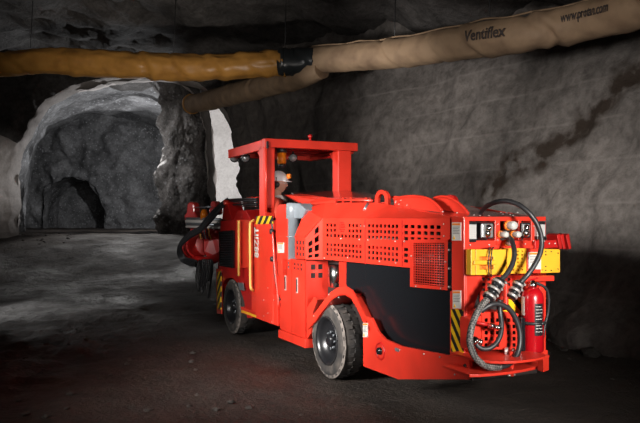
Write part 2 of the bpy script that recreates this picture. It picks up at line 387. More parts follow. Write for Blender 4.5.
WP = [(6.9, -4), (6.4, -1), (5.6, 2), (4.75, 5.5), (4.0, 8.3), (3.4, 9.8), (2.45, 12), (1.35, 14), (.25, 16), (-.8, 18), (-1.75, 20), (-2.15, 21.5), (-2.0, 22.4), (-1.0, 23.6), (1, 25.0)]
def pathp(P, t):
    x = t*(len(P)-1); i = min(int(x), len(P)-2); f = x-i
    return Vector((P[i][0]*(1-f)+P[i+1][0]*f, P[i][1]*(1-f)+P[i+1][1]*f))
ARC = [0]
for a_, b_ in zip(WP, WP[1:]): ARC.append(ARC[-1]+math.hypot(b_[0]-a_[0], b_[1]-a_[1]))
def arc(t):
    x = t*(len(WP)-1); i = min(int(x), len(WP)-2); return ARC[i]+(ARC[i+1]-ARC[i])*(x-i)
def wall_right(a, b):
    p = pathp(WP, a); y = p.y; h = -.3 + 7.2*b
    lean = 1.75 + (.8-1.75)*sm(9, 14, y) + (-.75-.8)*sm(14, 21.5, y)
    hh = max(0, h-.2)/4.5
    x = p.x + lean*hh**1.3*.9 - .55*sm(.9, .0, h)            # bulging foot of the wall
    q = Vector((x, y, h)); f, _ = noise.voronoi(q*.7)
    d = .20*fr(q, .35, 3) + .10*fr(q+Vector((3, 3, 3)), 1.1, 6) + .12*(f[1]-f[0]) - .05
    d += .28*math.exp(-((y-13.9)/.9)**2)*sm(.5, 3, h)      # hollow behind the canopy
    if y > 20: d += .18*fr(q, .8, 5)
    return Vector((x + d*.9, y + d*.42, h))
grid_surface('wall_right', 420, 130, wall_right, 'wall_r', lambda a, b: (arc(a), -.3+7.2*b))

# left side of the cavern: rock face with the arch of the tunnel
OP = [(14, 250), (17, 232), (19, 205), (18, 178), (22, 150), (32, 124), (50, 104), (76, 90), (108, 82), (140, 79), (172, 81), (197, 88), (216, 104), (232, 130), (243, 170), (246, 215), (246, 250)]
def outline(P, t): return pathp(P, t)
def arch_pt(t, Y, k=0.0):
    p = outline(OP, t); c = Vector((128, 200))
    p = c + (p-c)*(1+k); q = W(p.x, p.y, Y)
    return q
def face_left(a, b):                       # b: 0 at the rim, 1 far out
    k = b**1.5*2.6
    q = arch_pt(a, 22, k)
    y = 22 - .25*sm(0, .15, b) - 1.2*b - 3.5*sm(-9, -16, q.x)*1.6
    y += .25*sm(.06, 0, b)
    d = .38*fr(q, .5, 5)*sm(0, .12, b) + .09*fr(q, 1.6, 4)
    return Vector((q.x + .1*fr(q+Vector((5, 1, 0)), 1.2, 4), y - d, q.z))
def part_face(name, a0, a1, b0, b1, nu, nv, m): return grid_surface(name, nu, nv, lambda a, b: face_left(a0+(a1-a0)*a, b0+(b1-b0)*b), m)
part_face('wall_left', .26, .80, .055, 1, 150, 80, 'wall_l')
part_face('trim_3', 0, .26, .055, 1, 60, 80, 'shot')
part_face('trim_1', 0, .80, 0, .056, 170, 14, 'shot')        # sprayed concrete lip of the arch
EP = [(26, 250), (27, 228), (27, 200), (30, 172), (36, 150), (50, 134), (72, 125), (96, 121), (118, 122), (140, 126), (158, 134), (170, 150), (176, 170), (180, 190), (182, 205), (184, 228), (184, 250)]
OPT = OP[:11] + [(194, 90), (201, 104), (205, 130), (207, 170), (208, 215), (208, 250)]
def tunnel_pt(a, b):
    Y = 22.1 + 16*b; p = pathp(OPT, a); e = pathp(EP, a)
    q0 = W(p.x, p.y, 22.1); q1 = W(e.x, e.y, 38.1); f = b
    q = q0*(1-f) + q1*f
    q.x += .3*sin(b*3)
    c = W(120, 190, Y)
    n = (q-c); n.y = 0; n.normalize(); vv, _ = noise.voronoi(q*.6)
    q += n*(.28*fr(q, .45, 5) + .16*(vv[1]-vv[0]) + .25*sm(0, .1, b))
    return q
grid_surface('trim_2', 150, 20, lambda a, b: tunnel_pt(a, b*.16), 'shot')
grid_surface('wall_tunnel', 150, 110, lambda a, b: tunnel_pt(a, .16+b*.84), 'tunnel')
IP = [(73, 250), (74, 228), (73, 215), (75, 205), (80, 196), (86, 189), (96, 184), (108, 180), (120, 179), (132, 181), (144, 184), (154, 190), (160, 198), (164, 206), (166, 216), (167, 228), (167, 250)]
IP = [(43+(x-73)*.66, y-(2 if y < 240 else 0)) for x, y in IP]
def end_wall(a, b):
    e = pathp(EP, a); i = pathp(IP, a); q = W(e.x, e.y, 38.1)*(1-b) + W(i.x, i.y, 38.1)*b
    e2 = q.copy(); vv, _ = noise.voronoi(e2*.8); q.y += .5*fr(e2, .6, 5) + .5*(vv[1]-vv[0]) - .2*b; q += Vector((.12, 0, .1))*fr(e2+Vector((4, 4, 4)), 1.2, 4)
    c = W(120, 190, 38); n = q-c; n.y = 0; n.normalize(); q += n*.6*(1-b)
    return q
grid_surface('wall_back', 110, 30, end_wall, 'tunnel')
def recess(a, b):
    i = pathp(IP, a); q = W(i.x, i.y, 38.1); q.y += 2.6*b - .25
    q.x += .2*fr(q, .8, 4); q.z += .15*fr(q, .9, 4); return q
grid_surface('wall_recess', 90, 40, recess, 'tunnel')
grid_surface('wall_far_end', 20, 20, lambda a, b: W(30+90*a, 165+95*b, 40.4) + Vector((0, .3*fr(Vector((a*6, b*6, 1)), 1), 0)), 'tunnel')
# white sprayed wall of the passage branching off behind the right wall
def white_wall(a, b):
    P_ = [(-4.7, 25.2), (-4.7, 26.3), (-4.2, 27.3), (-2.8, 28.4), (0, 29.5), (4, 30)]
    p = pathp(P_, a); h = .5 + 6.6*b; q = Vector((p.x, p.y, h)); return q + Vector((.1, .3, 0))*fr(q, .5, 4)*.6 + Vector((0, -1.2*max(0, h-4)**1.5*.25, 0))
grid_surface('wall_white_passage', 70, 50, white_wall, 'white')
# rough pillar of rock between the two passages
def pillar(a, b):
    th = -pi*1.05 + a*pi*1.15; h = .6 + 5.9*b
    c = Vector((-4.72 - .12*b, 24.7)); r = .72 + .08*sin(b*5) + .35*sm(.8, 1, b)
    q = Vector((c.x + r*cos(th)*.9, c.y + r*sin(th)*1.3, h))
    vv, _ = noise.voronoi(Vector((q.x*1.3, q.y*1.3, q.z*.55)))
    d = .42*(vv[1]-vv[0]) + .24*fr(q, .9, 6) + .10*abs(fr(q+Vector((7, 1, 0)), 2.6, 5))
    return q + Vector((cos(th), sin(th), 0))*d
grid_surface('wall_pillar', 170, 170, pillar, 'outcrop')
# ---------------------------------------------------------------- ventilation ducts
def duct_surface(path, rad, folds, m, name, parent, seg=48, step=.07, wr=.012, capa=True):
    pts = [Vector(p) for p in path]; P = [2*pts[0]-pts[1]] + pts + [2*pts[-1]-pts[-2]]; out = []; R = []
    for i in range(1, len(P)-2):
        n = max(2, int((P[i+1]-P[i]).length/step))
        for k in range(n):
            t = k/n; p0, p1, p2, p3 = P[i-1:i+3]
            out.append(.5*((2*p1) + (p2-p0)*t + (2*p0-5*p1+4*p2-p3)*t*t + (3*p1-p0-3*p2+p3)*t**3)); R.append(rad[i-1]*(1-t)+rad[i]*t)
    out.append(pts[-1]); R.append(rad[-1])
    bm = bmesh.new(); rings = []; s = 0
    for i, p in enumerate(out):
        if i: s += (p-out[i-1]).length
        d = (out[min(i+1, len(out)-1)]-out[max(i-1, 0)]).normalized()
        up = (Vector((0, 0, 1)) - d*d.z).normalized(); sd = d.cross(up)
        ring = []
        for k in range(seg):
            th = 2*pi*k/seg; nrm = up*cos(th)+sd*sin(th); q = p + nrm*R[i]
            dr = wr*fr(Vector((s*1.2, cos(th)*1.5, sin(th)*1.5)), 1.0, 5)
            dr += .012*noise.noise(Vector((s*6, th*1.2, 3)))
            for (fs, amp, ph) in folds:
                x = (s - fs + .25*sin(th+ph)); dr -= amp*math.exp(-(x/.07)**2)*(.55+.45*cos(th-ph)) - amp*.5*math.exp(-((x-.16)/.09)**2)
            ring.append(bm.verts.new(p + nrm*(R[i]+dr)))
        rings.append(ring)
    for a, b in zip(rings, rings[1:]):
        for k in range(seg):
            f = bm.faces.new((a[k], a[(k+1) % seg], b[(k+1) % seg], b[k])); f.smooth = True
    if capa: bm.faces.new(rings[0]); bm.faces.new(rings[-1])
    bmesh.ops.recalc_face_normals(bm, faces=bm.faces)
    me = bpy.data.meshes.new(name); bm.to_mesh(me); bm.free(); me.materials.append(M[m])
    o = bpy.data.objects.new(name, me); COL.objects.link(o); o.parent = parent
    return o, out, R
def duct_text(body, px0, px1, yoff, tw, parent, pathpts, R):
    # letters laid on the duct's skin, facing the open cavern
    me = text_mesh(body, 1.0, .012); xs = [v.co.x for v in me.vertices]; w0, w1 = min(xs), max(xs)
    S_ = [0]
    for a, b in zip(pathpts, pathpts[1:]): S_.append(S_[-1]+(b-a).length)
    def at_px(px):
        best = min(range(len(pathpts)), key=lambda i: abs(HX+F*pathpts[i].x/pathpts[i].y-px)); return S_[best]
    s0, s1 = at_px(px0), at_px(px1)
    bm = bmesh.new(); bm.from_mesh(me)
    bmesh.ops.triangulate(bm, faces=bm.faces)
    bmesh.ops.subdivide_edges(bm, edges=bm.edges, cuts=1)
    for v in bm.verts:
        s = s0 + (s1-s0)*(v.co.x-w0)/(w1-w0)
        i = max(0, min(len(S_)-2, next((k for k in range(len(S_)-1) if S_[k+1] >= s), len(S_)-2)))
        f = (s-S_[i])/(S_[i+1]-S_[i]); p = pathpts[i].lerp(pathpts[i+1], f)
        d = (pathpts[i+1]-pathpts[i]).normalized(); up = (Vector((0, 0, 1))-d*d.z).normalized(); sd = d.cross(up)
        if sd.y > 0: sd = -sd
        th = (v.co.y-.35)*tw/R[i] + yoff
        v.co = p + (sd*cos(th) + up*sin(th))*(R[i]+.034)
    me2 = bpy.data.meshes.new('lettering'); bm.to_mesh(me2); bm.free(); me2.materials.append(M['dtext'])
    o = bpy.data.objects.new('printed_lettering', me2); COL.objects.link(o); o.parent = parent
    md = o.modifiers.new('thick', 'SOLIDIFY'); md.thickness = .006
    return o
def world_child(o, t):
    o.matrix_parent_inverse = Matrix.Translation(-Vector(t.location))
p0 = W(300, 60, 14.2)
tr = thing('ventilation_duct', 'long tan fabric ventilation duct with printed lettering, hung along the right wall', 'duct', W(480, 60, 10.7))
path = [W(312, 60, 14.22), W(345, 58, 13.6), (W(400, 53, 12.5)), W(450, 45, 11.4), W(490, 38.5, 10.7), W(530, 33, 10.1), W(565, 26, 9.8), W(600, 18, 9.4), W(640, 7, 8.8), W(700, -18, 8.0), W(780, -60, 7.0)]
rad = [.25, .262, .26, .265, .275, .26, .26, .262, .265, .27, .27]
skin, dp, dR = duct_surface(path, rad, [(2.2, .05, 1.2), (3.3, .025, 2), (4.15, .04, 1.5), (5.42, .07, 1.9), (5.62, .03, 4.2), (7.15, .04, 1.2), (8.1, .05, 2)], 'tan', 'fabric_tube', tr)
world_child(skin, tr)
t_ = duct_text('Ventiflex', 477, 518, .08, .22, tr, dp, dR); world_child(t_, tr)
t_ = duct_text('www.protan.com', 568, 627, .15, .17, tr, dp, dR); world_child(t_, tr)
mb = MB(ident); mb.tube([p + Vector((0, -.05, r+.015+.02*sin(i*.45))) for i, (p, r) in enumerate(zip(dp, dR)) if i % 6 == 0], .016, 6, sub=2)
c_ = mb.build('suspension_cord', 'tan', tr); world_child(c_, tr)
for i in (30, 62, 95):
    q = dp[min(i, len(dp)-1)]; mb = MB(ident); mb.cyl(q+Vector((0, 0, .26)), q+Vector((.05, .3, 1.3)), .008, 6)
    c_ = mb.build('hanger_wire', 'rubber', tr); world_child(c_, tr)

tl = thing('ventilation_duct', 'ochre brown fabric ventilation duct crossing the left half below the ceiling', 'duct', W(140, 66, 14.9))
path = [W(-120, 60, 15.6), W(-40, 65, 15.4), W(10, 64, 15.2), W(40, 61, 15.1), W(75, 61.5, 15), W(110, 64, 14.9), W(160, 66.5, 14.7), W(210, 67.5, 14.5), W(245, 65, 14.4), W(285, 62.5, 14.3)]
rad = [.27, .27, .26, .27, .29, .29, .28, .265, .27, .262]
skin, lp_, _ = duct_surface(path, rad, [(3.2, .03, 1.8), (4.3, .035, 2.4), (6.1, .06, 2.4), (7.0, .03, 1.2), (7.6, .05, 2.2), (8.4, .03, 1.5), (8.9, .05, 2.0), (2.5, .05, 4), (5.3, .02, 1), (9.2, .025, 4)], 'brown', 'fabric_tube', tl, wr=.03)
world_child(skin, tl)
for i in (50, 95, 130):
    q = lp_[min(i, len(lp_)-1)]; mb = MB(ident); mb.cyl(q+Vector((0, 0, .26)), q+Vector((.02, .1, 1.5)), .008, 6)
    c_ = mb.build('hanger_wire', 'rubber', tl); world_child(c_, tl)
ts = thing('duct_coupling', 'black wrapped coupling sleeve joining the ochre and tan ducts', 'coupling', W(297, 62, 14.25))
skin, _, _ = duct_surface([W(279, 62.5, 14.32), W(297, 62, 14.27), W(318, 60.5, 14.12)], [.275, .272, .262], [(.2, .02, 1), (.45, .03, 2)], 'sleeve', 'wrapping', ts)
world_child(skin, ts)
for px in (281, 291):
    skin, _, _ = duct_surface([W(px, 62.3, 14.3), W(px+1.5, 62.3, 14.3), W(px+3, 62.3, 14.3)], [.283]*3, [], 'sleeve', 'clamp_band', ts, wr=0); world_child(skin, ts)
tb = thing('ventilation_duct', 'pale tan branch duct slanting down from the coupling towards the tunnel', 'duct', W(250, 90, 17))
skin, bp_, _ = duct_surface([W(322, 69, 14.0), W(306, 74, 14.35), W(285, 80, 15.2), W(260, 87, 16.6), W(230, 95, 18.6), W(205, 101.5, 20.6), W(192, 104, 21.6)], [.2, .25, .27, .27, .28, .28, .28],
    [(.7, .05, 1.5), (1.3, .03, 2), (3.0, .03, 1), (5.0, .03, 2), (6.5, .02, 1)], 'tan', 'fabric_tube', tb); world_child(skin, tb)
mb = MB(ident); e = bp_[-1]; d = (bp_[-1]-bp_[-3]).normalized(); mb.lathe([(.285, -.05), (.31, -.05), (.31, .05), (.285, .05)], e, d, 32, False)
c_ = mb.build('end_ring', 'brown', tb); world_child(c_, tb)

# ---------------------------------------------------------------- the mining vehicle
def on_ground(u, v, w=0): return veh_world(u, v, w)
RZ = radians(90) + ANG
veh = thing('mining_vehicle', 'large red low mining utility vehicle with canopy and perforated engine panels', 'vehicle', veh_world(UC, VC, 0), RZ)
def P(name, m, parent=veh, bevel=0, label=None, mb=None): return mb.build(name, m, parent, bevel, label)
def outline_plate(name, m, pts, v0, v1, bevel=.008, parent=veh, label=None):
    mb = MB(); mb.prism([(S(x, y, v0)[0], v0, S(x, y, v0)[2]) for x, y in pts], (0, v1-v0, 0)); return mb.build(name, m, parent, bevel, label)
def rear_plate(name, m, pts, u0, u1, bevel=.006, parent=veh, label=None):     # u0 nearest the camera
    mb = MB(); mb.prism([(u0, E(x, y, u0)[1], E(x, y, u0)[2]) for x, y in pts], (u1-u0, 0, 0)); return mb.build(name, m, parent, bevel, label)
def fracs(pxs, v, A, B):
    a, b = uS(A, v), uS(B, v); return [(uS(x, v)-a)/(b-a) for x in pxs]
def lab_plate(pts_fn, x0, y0, x1, y1, parent, out, face='S', v=0, u=0, top='orange'):
    # small warning label: white plate, coloured heading, triangle and lines
    if face == 'S':
        f = lambda x, y, e=0: (S(x, y, v)[0], v-e, S(x, y, v)[2]); dd = (0, .004, 0)
    else:
        f = lambda x, y, e=0: (u-e, E(x, y, u)[1], E(x, y, u)[2]); dd = (.004, 0, 0)
    mb = MB(); mb.prism([f(x0, y0, .004), f(x1, y0, .004), f(x1, y1, .004), f(x0, y1, .004)], dd); lb = mb.build('warning_label', 'label', parent)
    h = y1-y0; w = x1-x0
    mb = MB(); mb.prism([f(x0+.06*w, y0+.04*h, .006), f(x1-.06*w, y0+.04*h, .006), f(x1-.06*w, y0+.15*h, .006), f(x0+.06*w, y0+.15*h, .006)], dd); mb.build('label_heading', top, lb)
    mb = MB(); mb.prism([f(x0+.1*w, y1-.06*h, .006), f(x0+.4*w, y1-.06*h, .006), f(x0+.25*w, y1-.26*h, .006)], dd); mb.build('warning_triangle', 'yellow', lb)
    mb = MB()
    for k in range(5):
        yy = y0 + (.24+.09*k)*h
        mb.prism([f(x0+.12*w, yy, .0055), f(x1-.15*w-(k % 2)*.1*w, yy, .0055), f(x1-.15*w-(k % 2)*.1*w, yy+.03*h, .0055), f(x0+.12*w, yy+.03*h, .0055)], dd)
    mb.build('printed_lines', 'ink', lb)
    return lb
def tube_part(name, m, pts, r, parent=veh, n=12, sub=6, smooth=True, tf=L, label=None):
    mb = MB(tf); mb.tube(pts, r, n, sub, smooth_path=smooth); return mb.build(name, m, parent, 0, label)
# -- wheels
def make_wheel(parent):
    t = bpy.data.objects.new('wheel', None); COL.objects.link(t); t.parent = parent
    I = ident; Rw = .385
    ty = MB(I); ty.lathe([(.235, .0), (.25, .012), (.29, .0), (.325, .004), (.355, .02), (.372, .045), (.376, .12), (.372, .20), (.355, .232), (.32, .25), (.25, .24), (.235, .2)], (0, 0, 0), (0, -1, 0), 64, False)
    ty = ty.build('tyre', 'tyre', t)
    mb = MB(I)
    for k in range(26):
        for side in (0, 1):
            a = 2*pi*(k + .5*side)/26
            for (y0, y1, r0, r1, da, sh) in (((.012, .120, .345, .387, .092, .05),) if side == 0 else ((.128, .242, .345, .387, .092, .05),)):
                ang = lambda y: a + sh*(y-.125)/.12*(1 if side else -1)
                q = []
                for r in (r0, r1):
                    for (yy, s_) in ((y0, -1), (y1, -1), (y1, 1), (y0, 1)):
                        an = ang(yy) + s_*da*.62*(1 if r == r0 else .85); rr = r - (.022 if (yy in (y0,) and side == 0) or (yy == y1 and side) else 0)*(r == r1)
                        q.append((cos(an)*rr, -yy, sin(an)*rr))
                mb.hexa(q[:4], q[4:])
    mb.build('tread', 'tyre', t, .003)
    mb = MB(I); n = 72; g = []
    for r, y in ((.352, -.0165), (.378, -.034)):
        g.append([mb.bm.verts.new(Vector((cos(2*pi*k/n)*(r+.004*noise.noise(Vector((k, r*9, 1)))), y+.012 if 0 else y + .006, sin(2*pi*k/n)*(r)))) for k in range(n)])
    for k in range(n): mb.bm.faces.new((g[0][k], g[0][(k+1) % n], g[1][(k+1) % n], g[1][k]))
    mb.build('shoulder_band', 'dust', t, label='dusty tyre shoulder').modifiers.new('t', 'SOLIDIFY').thickness = .012
    rm = MB(I); rm.lathe([(.01, .075), (.085, .075), (.10, .07), (.105, .085), (.19, .095), (.205, .03), (.232, .004), (.245, -.002), (.246, .01), (.236, .03), (.225, .12), (.225, .235), (.0, .235)], (0, 0, 0), (0, -1, 0), 48)
    rim = rm.build('rim', 'rim', t)
    mb = MB(I); mb.lathe([(.0, .02), (.05, .02), (.062, .03), (.065, .075), (.065, .08), (0, .08)], (0, 0, 0), (0, -1, 0), 24); mb.build('hub', 'rim', rim)
    nut = None
    for k in range(8):
        a = 2*pi*k/8
        if nut is None:
            mb = MB(I); mb.lathe([(.013, .045), (.014, .05), (.014, .08), (.0, .08)], (0, 0, 0), (0, -1, 0), 6); nut = mb.build('wheel_nut', 'grey', rim); c = nut
        else: c = nut.copy(); COL.objects.link(c)
        c.location = (cos(a)*.084, 0, sin(a)*.084); c.parent = rim
    return t
w0 = make_wheel(veh)
def wloc(u, v): p = L((u, v, .385)); return p
uF = uS(229.2)
w0.location = wloc(.09, .02)
def copy_part(o, parent):
    c = o.copy(); COL.objects.link(c); c.parent = parent
    for ch in list(o.children): copy_part(ch, c)
    return c
for (u, v, rot) in ((uF+.0, .02, 0), (.09, 1.30, pi), (uF, 1.30, pi)):
    c = copy_part(w0, veh); c.location = wloc(u, v); c.rotation_euler = (0, 0, rot)
# -- chassis
mb = MB(); mb.box(-1.9, 1.3, .30, .95, .36, .75); mb.box(1.2, 3.5, .32, .98, .34, .72); P('chassis_frame', 'dark', mb=mb, bevel=.01)
mb = MB()
for u in (.09, uF): mb.cyl((u, .2, .385), (u, 1.1, .385), .07, 16)
P('axle', 'dark', mb=mb)
# -- engine bay core: plain dark box so the panel holes look shaded
mb = MB(); mb.hexa([(UR+.25, .2, .5), (1.0, .26, .5), (1.0, 1.05, .5), (UR+.25, .66, .5)], [(UR+.25, .2, 1.5), (1.0, .3, 1.6), (1.0, 1.05, 1.65), (UR+.25, .66, 1.5)]); P('engine_bay_box', 'dark', mb=mb, bevel=.02)
for k, (x0, x1, y0, y1) in enumerate([(-1.9, -1.2, 1.28, 1.3), (-1.0, -.3, 1.3, 1.34), (-1.5, -.6, 1.36, 1.42)]):
    tube_part('engine_pipe', 'redd' if k % 2 else 'grey', [(x0, .17, y0), ((x0+x1)/2, .15, (y0+y1)/2+.03), (x1, .17, y1)], .018)
# -- perforated side panel
VP = .10
A, B = 322.5, 450.0
groups = [(326.3, 361.5, 10), (367.8, 398.0, 8), (404.0, 440.5, 6)]
pxs = [A]; hcols = set()
for (g0, g1, n) in groups:
    pit = (g1-g0)/(n-.4)
    for k in range(n):
        pxs.append(g0+k*pit); hcols.add(len(pxs)-1); pxs.append(g0+k*pit+pit*.6)
pxs.append(B)
ub = fracs(pxs, VP, A, B)
rows = [.128, .196, .251, .320, .375, .444, .60, .665, .715, .785, .835, .90]
vb = [0] + rows + [1]
hr = {1: 0, 3: 1, 5: 2, 7: 3, 9: 4, 11: 5}
def hole(i, j):
    if pxs[i] > 410 and vb[j] >= .43: return True
    if i not in hcols or j not in hr: return False
    px = pxs[i]; r = hr[j]
    if 336 < px < 347 and r < 2: return False      # round grille sits here
    if px > 403 and r >= 3: return px < 407
    if px > 367 and px < 403 and r == 5: return True
    return True
TL, TR = S(A, 218.3, VP), S(B, 218.8, VP); BR, BL = S(B, 271.8, VP), S(A, 259.2, VP)
mb = MB(); mb.patch(TL, TR, BR, BL, ub, vb, hole, (0, .008, 0)); side_panel = P('perforated_side_panel', 'red', mb=mb)
# round louvre
mb = MB(); c = S(342.5, 226.5, VP)
for k in range(5):
    hw = [.035, .052, .056, .052, .035][k]; w = c[2]+.042-.021*k
    mb.prism([(c[0]-hw, VP-.012, w), (c[0]+hw, VP-.012, w), (c[0]+hw, VP+.002, w-.010), (c[0]-hw, VP+.002, w-.010)], (0, .002, -.004))
mb.build('round_louvre', 'redd', side_panel)
# vertical seams of the panel
for px in (365.0, 402.0):
    outline_plate('panel_seam', 'redd', [(px-.25, 219), (px+.25, 219), (px+.25, 262+(px-322)*.05), (px-.25, 262+(px-322)*.05)], VP-.003, VP+.004, 0, side_panel)
# -- vent with wire mesh
vent = outline_plate('vent_frame', 'red', [(410, 239.5), (447.6, 239.5), (447.3, 290.4), (410, 286.8)], VP-.02, VP-.012, .003)
vent.data.materials.append(M['dark'])
bmv = bpy.data.meshes.new('vent_frame')
# frame as four bars and a real grid of wires
bpy.data.objects.remove(vent)
def q(x, y, v=VP-.02): s_ = S(x, y, v); return s_
mb = MB()
outer = [q(410, 239.5), q(447.8, 239.5), q(447.4, 290.4), q(410, 286.9)]; inner = [q(413.3, 243), q(444.8, 243), q(444.6, 287), q(413.3, 283.8)]
for k in range(4): mb.prism([outer[k], outer[(k+1) % 4], inner[(k+1) % 4], inner[k]], (0, .02, 0))
vent = P('vent_frame', 'red', mb=mb)
mb = MB(); ins = [Vector(p) for p in inner]
for k in range(13):
    t = (k+.5)/13; mb.tube([ins[0].lerp(ins[1], t)+Vector((0, .01, 0)), ins[3].lerp(ins[2], t)+Vector((0, .01, 0))], .0038, 5, smooth_path=False)
for k in range(17):
    t = (k+.5)/17; mb.tube([ins[0].lerp(ins[3], t)+Vector((0, .006, 0)), ins[1].lerp(ins[2], t)+Vector((0, .006, 0))], .0038, 5, smooth_path=False)
mb.build('wire_mesh', 'red', vent)
mb = MB(); a, b = q(411, 241, .135), q(446.5, 289, .135); mb.box(b[0], a[0], .135, .145, b[2], a[2]); P('radiator_core', 'dark', mb=mb, parent=vent)
# -- wedge behind the cabinet
a = S(295, 237.3, 0); b = S(306.5, 209, .12); c = S(322.5, 218.3, VP); d = S(305.3, 237.8, 0); e = S(305.3, 259.5, 0); f = S(322.5, 259.5, VP); g = S(295.2, 258.3, 0)
mb = MB(); mb.face([a, d, c, b]); o = P('hood_wedge', 'red', mb=mb); o.modifiers.new('t', 'SOLIDIFY').thickness = -.01
cols = [.30, .52, .60, .82]
mb = MB(); mb.patch(S(305.3, 237.8, 0), c, f, e, [0, .18, .42, .55, .79, 1], [0, .08, .25, .33, .50, .58, .75, .83, .93, 1], lambda i, j: i in (1, 3) and j in (1, 3, 5, 7) and not (i == 1 and j == 1) , (.01, .006, 0)); P('perforated_wedge_panel', 'red', mb=mb)
mb = MB(); mb.patch(a, d, e, g, [0, .12, .3, .42, .6, .72, .9, 1], [0, .15, .33, .42, .60, .70, .86, 1], lambda i, j: i in (1, 3, 5) and j in (1, 3, 5), (0, .01, 0)); P('perforated_corner_panel', 'red', mb=mb)
mb = MB(); mb.box(e[0]+.02, a[0]-.02, .05, .3, e[2], a[2]-.02); P('dark_filler_box', 'dark', mb=mb)  # dark filler, stands in for shade behind the corner holes
# -- hood top
VS = .27
up = [S(303, 203.5, VS), S(350, 202.5, VS), S(373, 202.5, VS), S(388, 204.3, VS), S(405, 207.5, .25), S(422, 212, .2), S(450, 216.4, VP+.02)]
lo = [S(306.5, 209, .12), S(335, 218, VP), S(360, 218.2, VP), S(385, 218.3, VP), S(405, 218.4, VP), S(425, 218.5, VP), S(450, 218.6, VP)]
lo[0] = b
lo.insert(1, c); up.insert(1, S(325, 203, VS))
mb = MB()
for k in range(len(lo)-1): mb.face([lo[k], lo[k+1], up[k+1], up[k]])
o = P('hood_side_slope', 'red', mb=mb); o.modifiers.new('t', 'SOLIDIFY').thickness = .008
mb = MB()
wR = E(466, 216.8, UR)[2]
topnear = up[:]; far = [(p[0], 1.12 - .32*sm(0, -2.2, p[0]), p[2]+.02) for p in up]
far[-1] = (UR+.3, .80, wR+.03)
mb2 = list(zip(topnear, far))
for (n1_, f1), (n2_, f2) in zip(mb2, mb2[1:]): mb.face([n1_, n2_, f2, f1])
rl = E(453, 205, UR+1.0)
mb.face([up[-1], (UR, VP, wR), (UR, .775, wR), far[-1]])
o = P('hood_top', 'gloss', mb=mb); o.modifiers.new('t', 'SOLIDIFY').thickness = .01
# far side of the hood
mb = MB(); mb.face([far[0], far[3], (0.2, 1.12, .6), (1.2, 1.12, .6)]); mb.face([far[3], far[-1], (UR, .78, wR), (UR, .78, .6), (.2, 1.12, .6)]); o = P('hood_far_side', 'red', mb=mb); o.modifiers.new('t', 'SOLIDIFY').thickness = .01
# raised lid, rail and shadow gap
def quad_plate(name, m, pts, th, bevel=.003, parent=veh):
    mb = MB(); mb.prism(pts, (0, 0, -th)); return mb.build(name, m, parent, bevel)
mb = MB(); A_, B_, F_, C_, D_ = S(371, 197.8, .33), S(300, 197.6, .33), S(291, 192.6, .85), S(348, 190.5, 1.1), S(376, 194.5, 1.1)
mb.prism([A_, B_, C_, D_], (0, 0, -.015)); mb.prism([B_, F_, C_], (0, 0, -.015)); P('raised_lid', 'gloss', mb=mb)
mb = MB(); mb.prism([S(284, 195, .28), S(300, 193.8, .5), S(323, 197, .34), S(336, 199.5, .29), S(334, 203.5, .27), S(302.5, 205, .24)], (0, .03, 0)); P('cowl', 'red', mb=mb, bevel=.004)
tube_part('lid_rail', 'red', [S(336, 200, .29), S(372, 200.5, .29)], .012, smooth=False)
for px in (343, 351, 366): tube_part('rail_post', 'red', [S(px, 197.6, .30), S(px, 203.5, .30)], .011, smooth=False)
mb = MB(); mb.box(S(372, 200, .4)[0], S(338, 200, .4)[0], .4, 1.0, 1.7, 1.80); P('dark_filler_box', 'dark', mb=mb)  # dark box set in as the shade of the lid gap
def eye(px, v, r0=.062, r1=.098, yb=204, m='red'):
    c = S(px, yb-3.5, v); mb = MB(); n = 20; kx = 1.25
    pts = [(c[0]-r1*kx, v, c[2]-.10)] + [(c[0]-r1*kx*cos(pi*k/n), v, c[2]+r1*.9*sin(pi*k/n)) for k in range(n+1)] + [(c[0]+r1*kx, v, c[2]-.10)]
    inn = [(c[0]-r0*.8*kx, v, c[2]-.03)] + [(c[0]-r0*.8*kx*cos(pi*k/n), v, c[2]+r0*.8*sin(pi*k/n)) for k in range(n+1)] + [(c[0]+r0*.8*kx, v, c[2]-.03)]
    for k in range(len(pts)-1): mb.prism([pts[k], pts[k+1], inn[k+1], inn[k]], (0, .03, 0))
    mb.prism([pts[0], inn[0], inn[-1], pts[-1]], (0, .03, 0))
    return mb.build('lifting_eye', m, veh)
eye(381.2, .32, .066, .10, 203)
eye(449.5, .62, .0, .075, 206, 'redd')
# curved fins on the hood
def fin(px_arc, v, foot, name='hood_fin'):
    mb = MB(); top = [S(x, y, v) for x, y in px_arc]; bot = [S(x, y, v) for x, y in foot]
    n = 14
    tp = [Vector(top[0]).lerp(Vector(top[0]), 0)]; out = []
    P_ = [Vector(p) for p in ([top[0]]+top+[top[-1]])]
    for i in range(1, len(P_)-2):
        for k in range(6):
            t = k/6; p0_, p1_, p2_, p3_ = P_[i-1:i+3]
            out.append(.5*((2*p1_)+(p2_-p0_)*t+(2*p0_-5*p1_+4*p2_-p3_)*t*t+(3*p1_-p0_-3*p2_+p3_)*t**3))
    out.append(P_[-1])
    b0, b1 = Vector(bot[0]), Vector(bot[1])
    for k in range(len(out)-1):
        t0, t1 = k/(len(out)-1), (k+1)/(len(out)-1)
        mb.prism([out[k], out[k+1], b0.lerp(b1, t1), b0.lerp(b1, t0)], (0, .012, 0))
    f = mb.build(name, 'red', veh)
    tube_part('rim_tube', 'red', [tuple(p) for p in out], .012, f, 8, 1)
    return f
fin([(394, 199), (404, 196.8), (416, 196.2), (428, 198.5), (436, 204), (442, 210.5)], .30, [(394, 206), (442, 212.5)])
fin([(434, 198), (442, 196.5), (450, 198), (458, 202.5), (464, 208), (468, 213)], .42, [(434, 208), (468, 215)])
